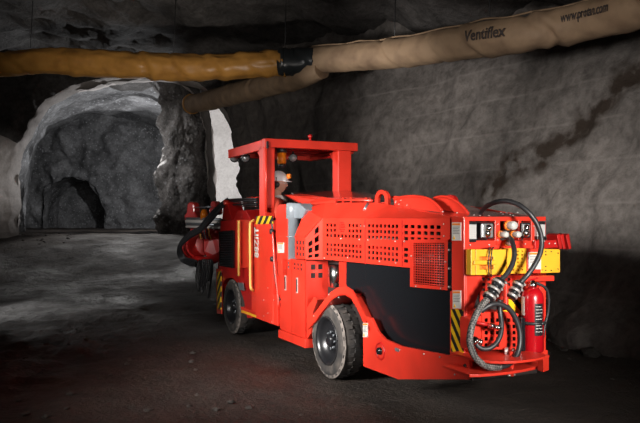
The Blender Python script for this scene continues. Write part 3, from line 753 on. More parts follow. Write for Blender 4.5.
tube_part('hood_grab_rail', 'red', [S(386, 198, .4), S(396, 197, .4), S(412, 197.5, .4)], .01)
# -- black side cover, inner panels over the wheel
outline_plate('black_side_cover', 'black', [(366, 264), (410, 268.5), (447, 290), (447, 272), (450, 272), (449.3, 355.3), (430, 351.5), (400, 345.5), (383, 337), (372, 322), (366, 300)], .105, .13, .004)
outline_plate('black_inner_cover', 'black', [(346.5, 262), (366, 264.5), (366.5, 312), (360, 312), (352, 296), (346, 284)], .14, .16, .004)
outline_plate('red_square_tab', 'red', [(355.5, 293.5), (361, 293.5), (361, 299), (355.5, 299)], .13, .139, 0)
outline_plate('corrugated_panel', 'redd', [(339, 261), (346.5, 262), (346.5, 287), (339, 286)], .15, .17, 0)
mb = MB()
for k in range(9):
    x0 = S(339.2+k*.82, 262, .148); x1 = S(339.6+k*.82, 286.5, .148); mb.prism([(x0[0], .146, x0[2]), (x0[0]-.012, .146, x0[2]), (x0[0]-.012, .146, x1[2]), (x0[0], .146, x1[2])], (0, .006, 0))
P('corrugation', 'red', mb=mb)
mb = MB(); a, b = S(325.5, 260.5, .2), S(338.5, 286, .2)
mb.lathe([(.07, 0), (.095, .01), (.095, a[2]-b[2]-.01), (.07, a[2]-b[2])], ((a[0]+b[0])/2, .26, b[2]-.03), (0, 0, 1), 28); P('air_tank', 'chrome', mb=mb)
outline_plate('hinge_bar', 'black', [(447.6, 242), (451.5, 242), (451.5, 290), (447.6, 290)], .07, .12, .003)
for y in (250, 268.5, 287): tube_part('hinge_knuckle', 'steel', [S(449.5, y-1, .062), S(449.5, y+1, .062)], .012, smooth=False)
# -- wheel arch and skirt
arch = [(325, 304), (329, 296), (337, 289.5), (343, 286.8), (349, 287.5), (352, 291), (366, 316.5), (371, 318), (377, 331), (384, 339), (400, 346), (430, 352), (449.5, 355.6), (464, 357.5), (468.5, 360), (470, 377), (466, 379.5), (398, 379.5), (363, 366.5), (363, 330), (361, 322), (355, 308), (348, 302), (338, 301), (331, 304), (326, 312), (322, 322), (320, 338), (316, 344), (310.5, 345.5), (308, 346)]
mb = MB()
SK = [(363, 316.3), (366, 316.5), (371, 318), (377, 331), (384, 339), (400, 346), (430, 352), (449.5, 355.6), (464, 357.5), (469, 360), (470.5, 377), (467, 379.5), (398, 379.5), (363, 366.3)]
outline_plate('side_skirt', 'red', SK, 0, .03, .004)
mb = MB()
LIP = [(308, 322), (314, 314), (322, 303), (330, 292.5), (338, 287.2), (346, 286.3), (352, 290), (358, 302), (365, 316.5), (371, 330)]
INN = [(308, 330), (315, 322), (323, 311), (331, 300.5), (338, 296), (345, 295), (351, 299), (357, 309), (363, 322), (366, 332)]
for k in range(len(LIP)-1):
    a0, a1, b1, b0 = S(*LIP[k], 0), S(*LIP[k+1], 0), S(*INN[k+1], 0), S(*INN[k], 0)
    mb.prism([a0, a1, b1, b0], (0, .015, 0))
    mb.prism([b0, b1, (b1[0], .3, b1[2]), (b0[0], .3, b0[2])], (0, 0, .012))
P('wheel_arch', 'red', mb=mb)
# side marker recess with round lamp
c = S(380.5, 351, 0)
mb = MB(); mb.lathe([(.062, -.004), (.072, -.012), (.078, -.004), (.078, 0.01), (.062, .01)], c, (0, 1, 0), 28, False); rl_ = P('recess_ring', 'redd', mb=mb)
mb = MB(); mb.lathe([(.0, -.03), (.026, -.028), (.033, -.01), (.033, .01)], c, (0, 1, 0), 20); P('round_plug', 'black', mb=mb)
c = S(465.3, 366, 0); mb = MB(); mb.lathe([(.0, -.006), (.016, -.006), (.016, .01)], c, (0, 1, 0), 16); P('tow_hole_disc', 'dark', mb=mb)  # dark disc, its colour stands in for the shade inside a hole
lab_plate(None, 363.2, 323, 368, 337, veh, 0, v=0); lab_plate(None, 452.3, 222.5, 461.3, 240.5, veh, 0, v=.04); lab_plate(None, 453, 290.5, 461.3, 308.5, veh, 0, v=.04)
mb = MB(); a, b = S(395.5, 347.5, 0), S(399, 352, 0); mb.box(b[0], a[0], -.006, .0, b[2], a[2]); P('reflector', 'grey', mb=mb)
# -- rear corner column with hazard stripes
outline_plate('rear_column', 'red', [(451.5, 218), (463.8, 217.6), (464.6, 357.3), (449.6, 355.3), (449.8, 291), (451.5, 291)], .04, .09, .006)
def hazard(name, pts, plane, val, thick, per, sk, ax):
    mb = MB()
    pp_ = [S(x, y, val) if plane == 'S' else E(x, y, val) for x, y in pts]
    d = (0, thick, 0) if plane == 'S' else (thick, 0, 0)
    mb.prism(pp_, d); mb.stripes(ax, per, sk); return mb.build(name, 'hazard', veh)
hazard('hazard_stripe_plate', [(451, 309), (462.6, 309.8), (462.8, 355.2), (451, 353.2)], 'S', .032, .008, .115, -1.3, ((0, 0, 1), (1, 0, 0)))
# -- cabinet with two doors
u0c, u1c = S(305.3, 300, 0)[0], S(279.8, 300, 0)[0]
mb = MB(); mb.box(u0c, u1c, .02, .25, .245, 1.165); cab = P('side_cabinet', 'red', mb=mb, bevel=.008)
um = S(291.8, 300, 0)[0]
for (a, b) in ((um+.006, u1c-.006), (u0c+.012, um-.006)):
    hs = [.08, .24, .34, .5, .6, .76]
    mb = MB(); mb.patch((b, 0, 1.155), (a, 0, 1.155), (a, 0, .345), (b, 0, .345), [0, .10, .27, .37, .54, .64, .81, 1], [0, .035, .07, .09, .125, 1], lambda i, j: i in (1, 3, 5) and j in (1, 3), (0, .012, 0))
    dr = mb.build('cabinet_door', 'red', cab)
    cx = b*.62+a*.38 if a > um else b*.45+a*.55
    cx = (a+b)/2 + (.0 if a > um else .03)
    mb = MB(); mb.box(cx-.022, cx+.022, -.008, 0, .80, .97); h = mb.build('door_handle', 'steel', dr, .003)
    mb = MB(); mb.box(cx-.013, cx+.013, -.011, -.007, .815, .955); mb.build('handle_dark_plate', 'dark', dr)  # dark plate on the handle, colour stands in for a recess in shade
mb = MB(); mb.box(u0c+.01, u1c-.01, .0125, .0195, 1.05, 1.15); mb.build('hole_backing', 'dark', cab)  # dark sheet added so the door holes look deep and shaded
mb = MB(); mb.box(u0c-.02, u1c+.02, -.012, .26, .235, .33); mb.build('cabinet_sill', 'red', cab, .006)
# rear cheek of the cabinet with four square holes
mb = MB(); A1 = (u0c-.02, 0, 1.165); B1 = (u0c-.02, .26, 1.165)
mb.patch(A1, B1, (u0c-.02, .26, .66), (u0c-.02, 0, .66), [0, .22, .44, .55, .77, 1], [0, .08, .19, .26, .37, 1], lambda i, j: i in (1, 3) and j in (1, 3), (.01, 0, 0)); mb.build('cabinet_cheek', 'red', cab)
mb = MB(); mb.box(u0c-.008, u0c-.002, .02, .24, .93, 1.15); mb.build('hole_backing', 'dark', cab)  # dark sheet added as shade behind the cheek holes
mb = MB(); mb.prism([(u0c-.004, .01, .66), (u0c-.004, .01, .32), (u0c-.10, .01, .40), (u0c-.17, .01, .64), (u0c-.28, .01, .78), (u0c-.2, .01, .80)], (0, .25, 0)); P('arch_gusset', 'red', mb=mb, bevel=.004)
# -- tower between cab post and cabinet
mb = MB(); t0, t1 = S(287.3, 240, 0)[0], S(276, 240, 0)[0]
mb.prism([(t0, .0, .95), (t0, .0, 1.74), (t0+.04, .0, 1.78), (t1-.08, .0, 1.78), (t1, .0, 1.70), (t1, .0, .95)], (0, .02, 0)); P('cab_side_panel', 'red', mb=mb, bevel=.006)
lab_plate(None, 277.8, 242.5, 284.2, 253, veh, 0, v=-.002)
mb = MB(); mb.box(S(279.5, 260, 0)[0], S(262, 260, 0)[0], .06, .12, .36, 1.3); P('lower_cab_panel', 'red', mb=mb, bevel=.006)
tube_part('door_gap_seal', 'rubber', [S(272, 222, -.01), S(273.5, 245, -.01), S(274.5, 270, -.01), S(277.5, 292, -.01), S(280, 300, -.01)], .012)
tube_part('vertical_pull_bar', 'red', [S(272.7, 232, -.04), S(274.5, 262, -.04), S(277.5, 292, -.03), S(278.5, 306, -.03)], .012)
for y, x in ((231.5, 271.5), (259, 272)):
    c = S(x, y, -.02); mb = MB(); mb.lathe([(0, -.02), (.03, -.015), (.032, .02)], c, (0, 1, 0), 14); P('rubber_stop', 'rubber', mb=mb)
# -- grey exhaust canister
uc_ = S(294.0, 230, .09)[0]
mb = MB(); wlo = S(294, 258, .18)[2]; wmd = S(294, 219, .18)[2]; wtp = S(294, 203.5, .18)[2]
mb.lathe([(.082, wlo-.3), (.082, wmd), (.092, wmd+.004), (.092, wtp-.01), (.08, wtp), (0, wtp)], (uc_, .09, 0), (0, 0, 1), 36); P('exhaust_canister', 'galv', mb=mb)
mb = MB(); mb.prism([S(287.5, 203.5, .06), S(299, 203.5, .06), S(306, 210, .06), S(301.5, 218.5, .06), S(287.5, 218.5, .06)], (0, .15, 0)); P('canister_cowl', 'galv', mb=mb, bevel=.01)
tube_part('canister_strap', 'grey', [(uc_+.088*cos(a), .09+.088*sin(a), wmd-.2) for a in [2*pi*k/20 for k in range(21)]], .006, sub=1)
# -- canopy
u0, u1 = 1.76, 3.21; VW = 1.29
can = bpy.data.objects.new('canopy', None); COL.objects.link(can); can.parent = veh
def cpart(name, m, mb, bevel=.006): return mb.build(name, m, can, bevel)
mb = MB(); mb.box(u0, u0+.12, 0, VW, 2.495, 2.60); cpart('rear_beam', 'red', mb)
mb = MB(); mb.box(u0+.12, u1, 0, .05, 2.47, 2.59); mb.box(u0+.12, u1, VW-.05, VW, 2.47, 2.59); cpart('side_beam', 'red', mb)
mb = MB(); mb.box(u1-.06, u1, .05, VW-.05, 2.48, 2.58); cpart('front_beam', 'red', mb)
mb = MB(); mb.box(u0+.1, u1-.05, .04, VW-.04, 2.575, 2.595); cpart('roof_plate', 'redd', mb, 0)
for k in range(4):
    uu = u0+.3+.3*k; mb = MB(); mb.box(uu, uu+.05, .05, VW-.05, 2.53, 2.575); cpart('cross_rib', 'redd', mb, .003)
mb = MB(); mb.prism([E(334, 157.5, u0+.35), E(354, 151.5, u0+.35), E(353, 149.5, u0+.35), E(334, 155, u0+.35)], (.5, 0, .01)); cpart('hanging_shield', 'redd', mb, .002)
mb = MB(); mb.box(1.80, 1.97, .0, .15, 1.55, 2.52); cpart('post', 'red', mb, .015)
mb = MB(); mb.box(1.80, 1.97, 1.02, 1.22, 1.60, 2.52); cpart('post', 'red', mb, .015)
for v in (.05, 1.08):
    mb = MB(); mb.prism([(1.97, v, 2.5), (2.2, v, 2.5), (1.97, v, 2.3)], (0, .05, 0)); cpart('post_gusset', 'red', mb, .003)
tube_part('post_pipe', 'red', [(1.77, .02, 2.52), (1.77, .02, 1.7)], .014, can, smooth=False)
for (px, py) in ((310.5, 137.5),):
    e_ = E(px, py, u0+.05); mb = MB(); mb.cyl((u0+.06, e_[1], 2.6), (u0+.06, e_[1], 2.635), .018, 12); mb.ball((u0+.06, e_[1], 2.66), .03, 14); cpart('rotating_knob', 'redd', mb, 0)
c = Vector((u0-.005, E(267, 143, u0)[1], E(267, 144.5, u0)[2])); mb = MB(); mb.box(c.x-.02, c.x, c.y-.012, c.y+.012, c.z-.05, c.z+.04); cpart('hinge_pin', 'rim', mb, .003)
# work lights and beacon under the canopy
def work_light(px, py, v, r=.05, dirn=(-1, -.3, -.1), parent=can):
    c = Vector(S(px, py, v)); d = Vector(dirn).normalized()
    t = bpy.data.objects.new('work_light', None); COL.objects.link(t); t.parent = parent
    mb = MB(); mb.lathe([(.0, -.07), (r*.6, -.065), (r, -.01), (r*1.08, .0), (r*1.08, .012), (r*.9, .014)], c, d, 20); mb.build('lamp_housing', 'black', t)
    mb = MB(); mb.lathe([(r*.9, .008), (r*.85, .018), (0, .024)], c, d, 20); mb.build('lens', 'glass', t)
    tube_part('bracket', 'rim', [tuple(c), (c.x, c.y, 2.50)], .012, t, smooth=False)
work_light(234.5, 158.0, .12, .06); work_light(245.5, 158.0, .12, .06)
work_light(293, 158.0, .55, .055, (-.9, -.5, -.2))
c = E(281.7, 157, 1.95); t = bpy.data.objects.new('warning_beacon', None); COL.objects.link(t); t.parent = can
mb = MB(); mb.lathe([(.05, .06), (.058, .05), (.058, -.07), (.045, -.09), (0, -.095)], (c[0], c[1], c[2]), (0, 0, 1), 24); mb.build('amber_dome', 'amber', t)
mb = MB(); mb.lathe([(.055, .05), (.065, .055), (.065, .12), (.0, .12)], (c[0], c[1], c[2]), (0, 0, 1), 24); mb.build('beacon_base', 'rim', t)
mb = MB(); mb.lathe([(.0, -.14), (.045, -.135), (.05, -.09), (.0, -.085)], (c[0], c[1], c[2]), (0, 0, 1), 24); mb.build('beacon_foot', 'rim', t)
# -- cab column with hazard band and lettering
mb = MB(); ua, ub_ = S(273.5, 260, 0)[0], S(256.5, 260, 0)[0]
mb.box(ua, ub_, -.01, .12, .36, 1.60); P('cab_column', 'red', mb=mb, bevel=.012)
mb = MB(); uc2 = S(251.3, 260, 0)[0]; mb.box(ub_-.01, uc2, .0, .10, .62, 1.56); col2 = P('lettered_column_face', 'red', mb=mb, bevel=.01)
hazard('hazard_band', [(255.8, 216), (272.5, 216), (272.5, 223.6), (255.8, 224.3)], 'S', -.016, .01, .19, 1.2, ((1, 0, 0), (0, 0, 1)))
me = text_mesh('88ZIIT', 1.0, .03); ys = [v.co.x for v in me.vertices]; x0t, x1t = min(ys), max(ys)
wb, wt = S(256, 257.5, -.004)[2], S(256, 227, -.004)[2]; uL, uRt = S(255.3, 240, 0)[0], S(259.2, 240, 0)[0]
ht = (uL-uRt)
for v in me.vertices:      # lettering reads upwards, letters lying on their side
    x, y = v.co.x, v.co.y; v.co = L((uL - (1-y/.73)*0 - (y/.73)*0 - (0) - ht*(1 - y/.73), -.014, wb+(wt-wb)*(x-x0t)/(x1t-x0t)))
me.materials.append(M['label']); o = bpy.data.objects.new('white_lettering', me); COL.objects.link(o); o.parent = veh; o.modifiers.new('t', 'SOLIDIFY').thickness = .003
# -- front module
ug0, ug1 = S(251.5, 250, .03)[0], S(219.0, 250, .03)[0]
mb = MB()
fp = [(220.5, 221), (236, 219.5), (251.5, 219.5), (251.5, 318), (247, 318), (243.5, 300), (238.5, 284), (232, 278), (226, 278.5), (222.5, 284), (221, 292), (219, 300), (218.5, 270)]
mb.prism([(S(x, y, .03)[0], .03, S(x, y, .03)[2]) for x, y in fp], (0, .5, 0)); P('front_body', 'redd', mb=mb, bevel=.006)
outline_plate('front_grille', 'black', [(218.6, 231.5), (233.2, 230.2), (232.6, 268), (219, 266)], .0, .03, .006)
mb = MB()
for k in range(14):
    y = 234.5+k*2.35; a = S(220.5, y, -.004); b = S(231.6, y-.2, -.004); mb.prism([a, b, (b[0], -.004, b[2]-.012), (a[0], -.004, a[2]-.012)], (0, .008, 0))
P('grille_slat', 'rim', mb=mb)
outline_plate('front_upper_panel', 'red', [(236, 219.5), (250, 219.5), (250, 268), (236, 268)], .005, .035, .006)
for k, (x, y0_, y1_) in enumerate(((238.9, 220.5, 276),)):
    tube_part('yellow_handrail', 'ypale', [S(x, y0_, -.05), S(x, y1_, -.05)], .017, smooth=False)
tube_part('yellow_handrail', 'ypale', [S(254, 220, .0), S(251.2, 222, -.04), S(250, 226, -.06), S(250.1, 255, -.06), S(250.4, 284, -.06), S(251.3, 289, -.05), S(253.5, 290.5, -.0)], .016)
fh = hazard('front_hazard_strip', [(216.9, 272), (220.6, 271), (220.4, 309.5), (217.2, 309)], 'S', .0, .02, .15, 1.0, ((0, 0, 1), (1, 0, 0)))
outline_plate('front_edge_plate', 'red', [(216.2, 269), (221, 269), (221, 314), (216.8, 313.5)], .012, .04, .002)
mb = MB(); mb.prism([S(237.5, 282.5, -.012), S(243, 283, -.012), S(244, 290.5, -.012), (S(239.5, 290, -.012))], (0, .006, 0)); P('information_plate', 'grey', mb=mb)
# entry step
mb = MB(); s0_, s1_ = S(262.5, 322, 0)[0], S(241, 322, 0)[0]
mb.box(s0_, s1_, .0, .30, .40, .44); mb.box(s0_, s1_, .0, .02, .36, .44); stp = P('entry_step', 'red', mb=mb, bevel=.004)
mb = MB(); mb.box(s0_+.12, s1_-.02, -.005, .0, .37, .40)
mb.build('yellow_step_mark', 'yellow', stp)
mb = MB(); mb.box(S(251.5, 300, .2)[0]-.3, S(243, 300, .2)[0], .22, .3, .42, 1.2); P('step_back_panel', 'redd', mb=mb)
outline_plate('column_foot', 'red', [(251.5, 288), (262, 288), (262, 318), (251.5, 312)], .01, .12, .006)
mb = MB(); a = S(277.8, 330, .0); b = S(261.5, 320, .0); mb.prism([(S(262, 320, 0)[0], 0, .36), (a[0], 0, .36), (a[0], 0, .40), (a[0]+.04, 0, .72), (S(262, 320, 0)[0], 0, .72)], (0, .08, 0)); P('column_base_plate', 'red', mb=mb, bevel=.004)
# fittings on top of the front module
mb = MB(); mb.prism([S(233.5, 219.5, .1), S(237, 210.5, .1), S(246, 210, .1), S(250.5, 219.5, .1)], (0, .3, 0)); P('top_bracket', 'redd', mb=mb, bevel=.01)
mb = MB(); mb.prism([S(222, 219.8, .1), S(223, 207, .1), (S(224, 200, .1)), S(227, 200, .1), S(229, 210, .1), S(232, 219.8, .1)], (0, .22, 0)); P('top_bracket', 'redd', mb=mb, bevel=.01)
c = S(225.7, 203, .08); mb = MB(); mb.lathe([(.0, -.03), (.03, -.03), (.03, .05)], c, (0, 1, 0), 16); P('pivot_pin', 'red', mb=mb)
outline_plate('front_bridge', 'redd', [(232, 211.5), (262, 209), (262, 219.5), (232, 219.5)], .3, .36, .004)
mb = MB(); mb.box(S(262, 205, .5)[0], S(226, 205, .5)[0], .25, .65, 1.45, 1.62); P('dark_filler_box', 'dark', mb=mb)
for k, (y0_, y1_) in enumerate(((199.8, 198.8), (201.4, 200.6), (203.4, 202.4), (205.2, 204.6), (207, 206.6))):
    tube_part('hydraulic_pipe', ['rubber', 'rubber', 'chrome', 'rubber', 'chrome'][k], [S(226, y0_, .12+.02*k), S(240, (y0_+y1_)/2-.3, .12+.02*k), S(257, y1_, .12+.02*k)], .013 if k in (0, 1, 3) else .007)
tube_part('red_rail', 'red', [S(247, 197.6, .3), S(258, 197.4, .3)], .012, smooth=False)
# -- drilling boom at the front (its own points in the world, carried by the vehicle)
def WL(px, py, Y):                          # world point in the vehicle's own axes
    p = W(px, py, Y) - veh.location; c_, s_ = cos(-RZ), sin(-RZ)
    return Vector((p.x*c_ - p.y*s_, p.x*s_ + p.y*c_, p.z))
boom = bpy.data.objects.new('boom', None); COL.objects.link(boom); boom.parent = veh
Yb = 11.2
def bp(name, m, mb, bevel=.006): return mb.build(name, m, boom, bevel)
def wtube(name, m, pts, r, parent=boom, n=12, sub=6, smooth=True): return tube_part(name, m, pts, r, parent, n, sub, smooth, ident)
# rotation unit: fat red cylinder with collars
mb = MB(ident); a, b = WL(188.5, 247, 11.7), WL(206, 244.5, 11.0); d = b-a; Ln = d.length
prof = [(.10, 0), (.15, .01), (.15, .07), (.19, .08), (.19, .13), (.165, .14), (.165, .2), (.20, .21), (.20, .27), (.165, .28), (.165, .36), (.2, .37), (.2, .44), (.17, .45), (.17, Ln), (.0, Ln)]
mb.lathe(prof, a, d, 28); bp('rotation_unit', 'redd', mb, .003)
mb = MB(ident); mb.lathe([(.0, -.1), (.06, -.1), (.1, -.05), (.11, .0), (.1, .02)], a, d, 20); bp('silver_end_cap', 'chrome', mb, 0)
mb = MB(ident); mb.prism([WL(203, 236, 10.9), WL(212, 233, 10.9), WL(219, 240, 10.8), WL(219, 258, 10.8), WL(209, 262, 10.9), WL(203, 252, 10.9)], (.1, -.25, 0)); bp('knuckle_block', 'redd', mb, .03)
mb = MB(ident); mb.prism([WL(201, 229, 11.1), WL(217, 228, 11.0), WL(217, 237, 11.0), WL(202, 237, 11.1)], (.1, -.3, 0)); bp('feed_mount', 'redd', mb, .02)
mb = MB(ident); mb.prism([WL(190, 228.5, 11.4), WL(198, 229, 11.4), WL(200, 238, 11.4), WL(192, 240, 11.4)], (.1, -.2, 0)); bp('cradle', 'redd', mb, .01)
# feed rail
for k in range(4):
    wtube('feed_rail', 'label' if k % 2 else 'grey', [WL(186.5, 218.5+k*2.7, 11.6-.05*k), WL(221, 219.5+k*2.7, 10.9-.05*k)], .022 if k != 1 else .03, smooth=False)
# red head plates
def head(px, py, w_, h_, Y, m='redd'):
    mb = MB(ident); pts = [(-.5, .5), (-.62, .1), (-.4, -.05), (-.33, -.42), (-.12, -.5), (.15, -.5), (.36, -.38), (.38, -.08), (.62, .1), (.62, .38), (.4, .5)]
    mb.prism([WL(px+x*w_, py+y*h_, Y) for x, y in pts], (.08, -.12, 0)); bp('drill_head', m, mb, .03)
head(190.5, 213.5, 10.5, 23, 11.7); head(213, 208, 7, 14, 11.3)
wtube('tie_rod', 'grey', [WL(195, 207.5, 11.6), WL(211, 206.8, 11.2)], .008, smooth=False)
mb = MB(ident); c = WL(204.2, 213.5, 11.3); mb.lathe([(0, .07), (.04, .06), (.06, .0), (.065, -.1), (0, -.1)], c, (0, 0, 1), 18); bp('amber_beacon', 'amber', mb, 0)
wtube('lower_boom_arm', 'redd', [WL(190, 258, 11.5), WL(206, 261, 11.0), WL(221, 256, 10.6)], .07)
for k in range(5):
    wtube('small_pipe', ['ypale', 'rubber', 'grey', 'rubber', 'ypale'][k], [WL(199+k*2.4, 228, 11.0), WL(200+k*2.3, 234, 10.9), WL(201+k*2.5, 239, 10.85)], .010)
# hose bundle
for k in range(5):
    o_ = k*1.25; dY = -.06*k
    wtube('hydraulic_hose', 'rubber', [WL(228-.3*k, 198.5+o_*.9, 10.55+dY), WL(219, 205.5+o_, 10.6+dY), WL(209, 216+o_, 10.7+dY), WL(200.5, 226.5+o_, 10.8+dY), WL(190, 232.5+o_, 11+dY), WL(181.5, 241+o_, 11.2+dY), WL(177.8+k*1.1, 251+o_*.3, 11.3+dY), WL(181+k*1.1, 260-o_*.4, 11.3+dY), WL(188+k, 264.2-o_*.9, 11.2+dY), WL(196, 266-o_, 11.1+dY)], .019, n=10)
wtube('hose_wrap', 'rim', [WL(218, 209, 10.55), WL(211, 217, 10.62), WL(203, 226.5, 10.7)], [.05, .06, .055], n=14)
for k in range(6):
    x0_ = 197.5+1.9*k; lo_ = [291, 286, 293, 283, 279, 298][k]
    wtube('hanging_hose', 'rubber', [WL(x0_+2, 260, 10.9), WL(x0_-.5, 268, 10.85), WL(x0_-1.5, 278, 10.8), WL(x0_+1.2, lo_, 10.8), WL(x0_+4, 280, 10.75), WL(x0_+5.5, 268, 10.7), WL(x0_+5, 259, 10.7)], .014, n=10)
tube_part('jack_leg', 'redd', [S(221, 262, .35), S(221, 300, .35)], .05, smooth=False)

# -- rear face
def rbox(name, m, x0, y0, x1, y1, uo, depth, bevel=.004, parent=veh, label=None):     # front face at UR-uo, reaching inwards by depth
    return rear_plate(name, m, [(x0, y0), (x1, y0), (x1, y1), (x0, y1)], UR-uo, UR-uo+depth, bevel, parent, label)
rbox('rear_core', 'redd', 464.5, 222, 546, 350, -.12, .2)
rbox('rear_top_lip', 'red', 463, 216.6, 546, 221, .0, .14)
rbox('rear_corner_post', 'red', 463.2, 219, 466.0, 357, .0, .12)
rbox('light_divider', 'red', 495, 220, 500.3, 246, .0, .12); rbox('light_divider', 'red', 531.2, 220, 535.6, 246, .0, .12)
rbox('light_divider', 'red', 518.3, 220, 521.5, 240, .0, .12); rbox('rear_cross_plate', 'red', 465.5, 240.5, 546, 249, .0, .1)
rbox('light_recess', 'dark', 466, 220.5, 495, 241, -.09, .02, 0); rbox('light_recess', 'dark', 500, 221, 531, 246, -.09, .02, 0); 
def marker(x0, x1, y0, y1):
    t = rbox('marker_lamp', 'tape', x0, y0+2.2, x1, y1-2.6, .03, .05, .006)
    rbox('lamp_cap', 'rim', x0, y0, x1, y0+3.2, .032, .05, .006, t); rbox('lamp_cap', 'rim', x0, y1-3.4, x1, y1, .032, .05, .006, t)
    for k in range(5):
        y = y0+5+k*2.2; rbox('lens_rib', 'white_p', x0+.4, y, x1-.4, y+.4, .034, .01, 0, t)
marker(466.2, 476.8, 221.5, 242.2); marker(537.2, 545.6, 221.5, 239.5)
def headlight(x0, x1, y0, y1):
    t = rbox('headlight', 'rim', x0, y0, x1, y1, .02, .06, .012)
    r = rbox('reflector_bowl', 'glass', x0+1.4, y0+1.4, x1-1.4, y1-1.4, .026, .01, .008, t)
    for (fx, fy) in ((.58, .36), (.52, .68)):
        x = x0+(x1-x0)*fx; y = y0+(y1-y0)*fy; c = E(x, y, UR-.03); mb = MB(); mb.lathe([(0, -.018), (.014, -.014), (.026, -.004), (.03, .004)], c, (1, 0, 0), 18); mb.build('bulb_lens', 'chrome', t)
headlight(481, 494.5, 222.3, 238.8); headlight(521.6, 531, 222.5, 238)
# connector cluster (white caps)
for (x, y, w_) in ((511.5, 225.5, 9), (503.5, 234.5, 6.5), (516.2, 234.5, 6.5), (509.5, 243, 6)):
    c = E(x, y, UR-.05); r = w_/2/F*5.1
    mb = MB(); mb.lathe([(.0, -.04), (r*.8, -.04), (r, -.025), (r, .05), (r*.7, .06)], c, (1, 0, 0), 20); k_ = mb.build('connector_cap', 'white_p', veh)
    mb = MB(); mb.lathe([(r*1.02, .02), (r*1.14, .02), (r*1.14, .05), (r, .05)], c, (1, 0, 0), 20); mb.build('connector_collar', 'orange', k_)
# far-side arm
mb = MB(); a = E(535, 240.5, UR-.02); b = E(563, 239.8, UR-.02); mb.prism([a, b, E(563, 247.3, UR-.02), E(535, 249, UR-.02)], (.07, 0, 0)); arm = P('side_arm', 'redd', mb=mb, bevel=.004)
for x in (557.5, 561, 566.5):
    mb = MB(); mb.prism([E(x-.5, 235.5, UR-.04), E(x+2.6, 233.5, UR-.04), E(x+5, 248.5, UR-.04), E(x+2.5, 249.3, UR-.04)], (.12, 0, 0)); mb.build('arm_plate', 'redd', arm, .004)
# back wall of the hose bay
def perf(name, x0, y0, x1, y1, uo, cols, rows_, parent=veh, m='red', skip=lambda i, j: False, fill=.55):
    u = UR-uo; A_, B_, C_, D_ = E(x0, y0, u), E(x1, y0, u), E(x1, y1, u), E(x0, y1, u)
    ub = [0]; pit = 1/(cols+.45)
    for k in range(cols): ub += [(k+.45)*pit, (k+.45+fill)*pit]
    ub.append(1); vb = [0]; pit = 1/(rows_+.45)
    for k in range(rows_): vb += [(k+.45)*pit, (k+.45+fill)*pit]
    vb.append(1)
    mb = MB(); mb.patch(A_, B_, C_, D_, ub, vb, lambda i, j: i % 2 == 1 and j % 2 == 1 and not skip(i//2, j//2), (.008, 0, 0)); return mb.build(name, m, parent)
rbox('bay_back', 'dark', 466, 276, 541, 352, .0, .02, 0)
rear_plate('corner_brace', 'red', [(465.8, 275), (482.5, 275), (482, 284), (474, 308), (466.2, 320)], UR-.05, UR+.0)
perf('upper_perforated_plate', 480, 275.5, 527, 304, .02, 9, 5)
rear_plate('lower_cheek', 'red', [(466, 312), (481, 306), (481, 352), (466.5, 354)], UR-.03, UR)
rear_plate('bay_side_plate', 'red', [(522, 276), (546, 276), (546, 350), (522, 352)], UR-.03, UR)
hazard('rear_hazard_plate', [(500, 300.5), (524, 297.5), (524, 314.5), (500, 317)], 'E', UR-.045, .01, .11, -1, ((0, 1, 0), (0, 0, 1)))
bx = perf('perforated_locker_front', 482, 315.5, 518, 349.5, .16, 6, 5, skip=lambda i, j: i == 3, fill=.6)
rear_plate('locker_top', 'red', [(480, 312.5), (505, 311.5), (519, 313.5), (519, 316), (482, 316.5)], UR-.16, UR-.02)
rear_plate('locker_side', 'red', [(470.5, 318.5), (482.3, 315.7), (482.3, 349.5), (471, 351)], UR-.15, UR-.02, .01)
rbox('locker_hole_backing', 'dark', 482.5, 316.5, 518, 349, .12, .01, 0)  # dark sheet, stands in for shade behind the locker holes
# tow tray
def Hp(px, py, w):
    Y = (CH-w)*F/(py-HY); x = (px-HX)/F*Y - R0.x; y = Y - R0.y
    return (-SA*x + CA*y, CA*x + SA*y, w)
def tray(w, edge, th, name):
    pts = [Hp(x, y, w) for x, y in edge]; pts = [(UR+.02, pts[0][1]+.02, w)] + pts + [(UR+.02, pts[-1][1]-.0, w)]
    mb = MB(); mb.prism(pts, (0, 0, -th)); return mb.build(name, 'red', veh, .004)
tray(.646, [(467.5, 357.5), (478, 359.5), (490, 361), (503, 361.5), (516, 361), (530, 359.5), (541, 357.5), (549.5, 355)], .018, 'tow_tray_top')
tray(.56, [(469.5, 374.5), (480, 374.3), (495, 373.2), (511, 371.5), (525, 369), (537, 366.5), (548, 364)], .02, 'tow_tray_bottom')
rear_plate('rear_bumper_plate', 'red', [(468, 354), (500, 354), (548, 350), (548.5, 358), (510, 362), (468, 366)], UR-.02, UR+.03)
mb = MB(); a_ = Hp(543.5, 357, .646); b_ = Hp(549, 355.2, .646); mb.prism([(a_[0], a_[1], .64), (b_[0], b_[1], .64), (b_[0], b_[1], .54), (a_[0], a_[1], .54)], (.06, 0, 0)); P('tray_end_plate', 'red', mb=mb, bevel=.004)
c = E(511.5, 360, UR-.27); tube_part('tow_pin', 'red', [(c[0], c[1], c[2]+.06), (c[0], c[1], E(511.5, 376, UR-.27)[2])], .017, smooth=False)
c2 = E(511.5, 375, UR-.27); mb = MB(); mb.cyl((c2[0], c2[1]-.03, c2[2]), (c2[0], c2[1]+.03, c2[2]), .008, 8); P('pin_clip', 'steel', mb=mb)
tube_part('chrome_latch_rod', 'chrome', [E(514, 361, UR-.30), E(522, 361.3, UR-.32), E(530, 360.5, UR-.31), E(533, 359, UR-.3), E(531.5, 358, UR-.3)], .008)
c = E(508.5, 353, UR-.22)
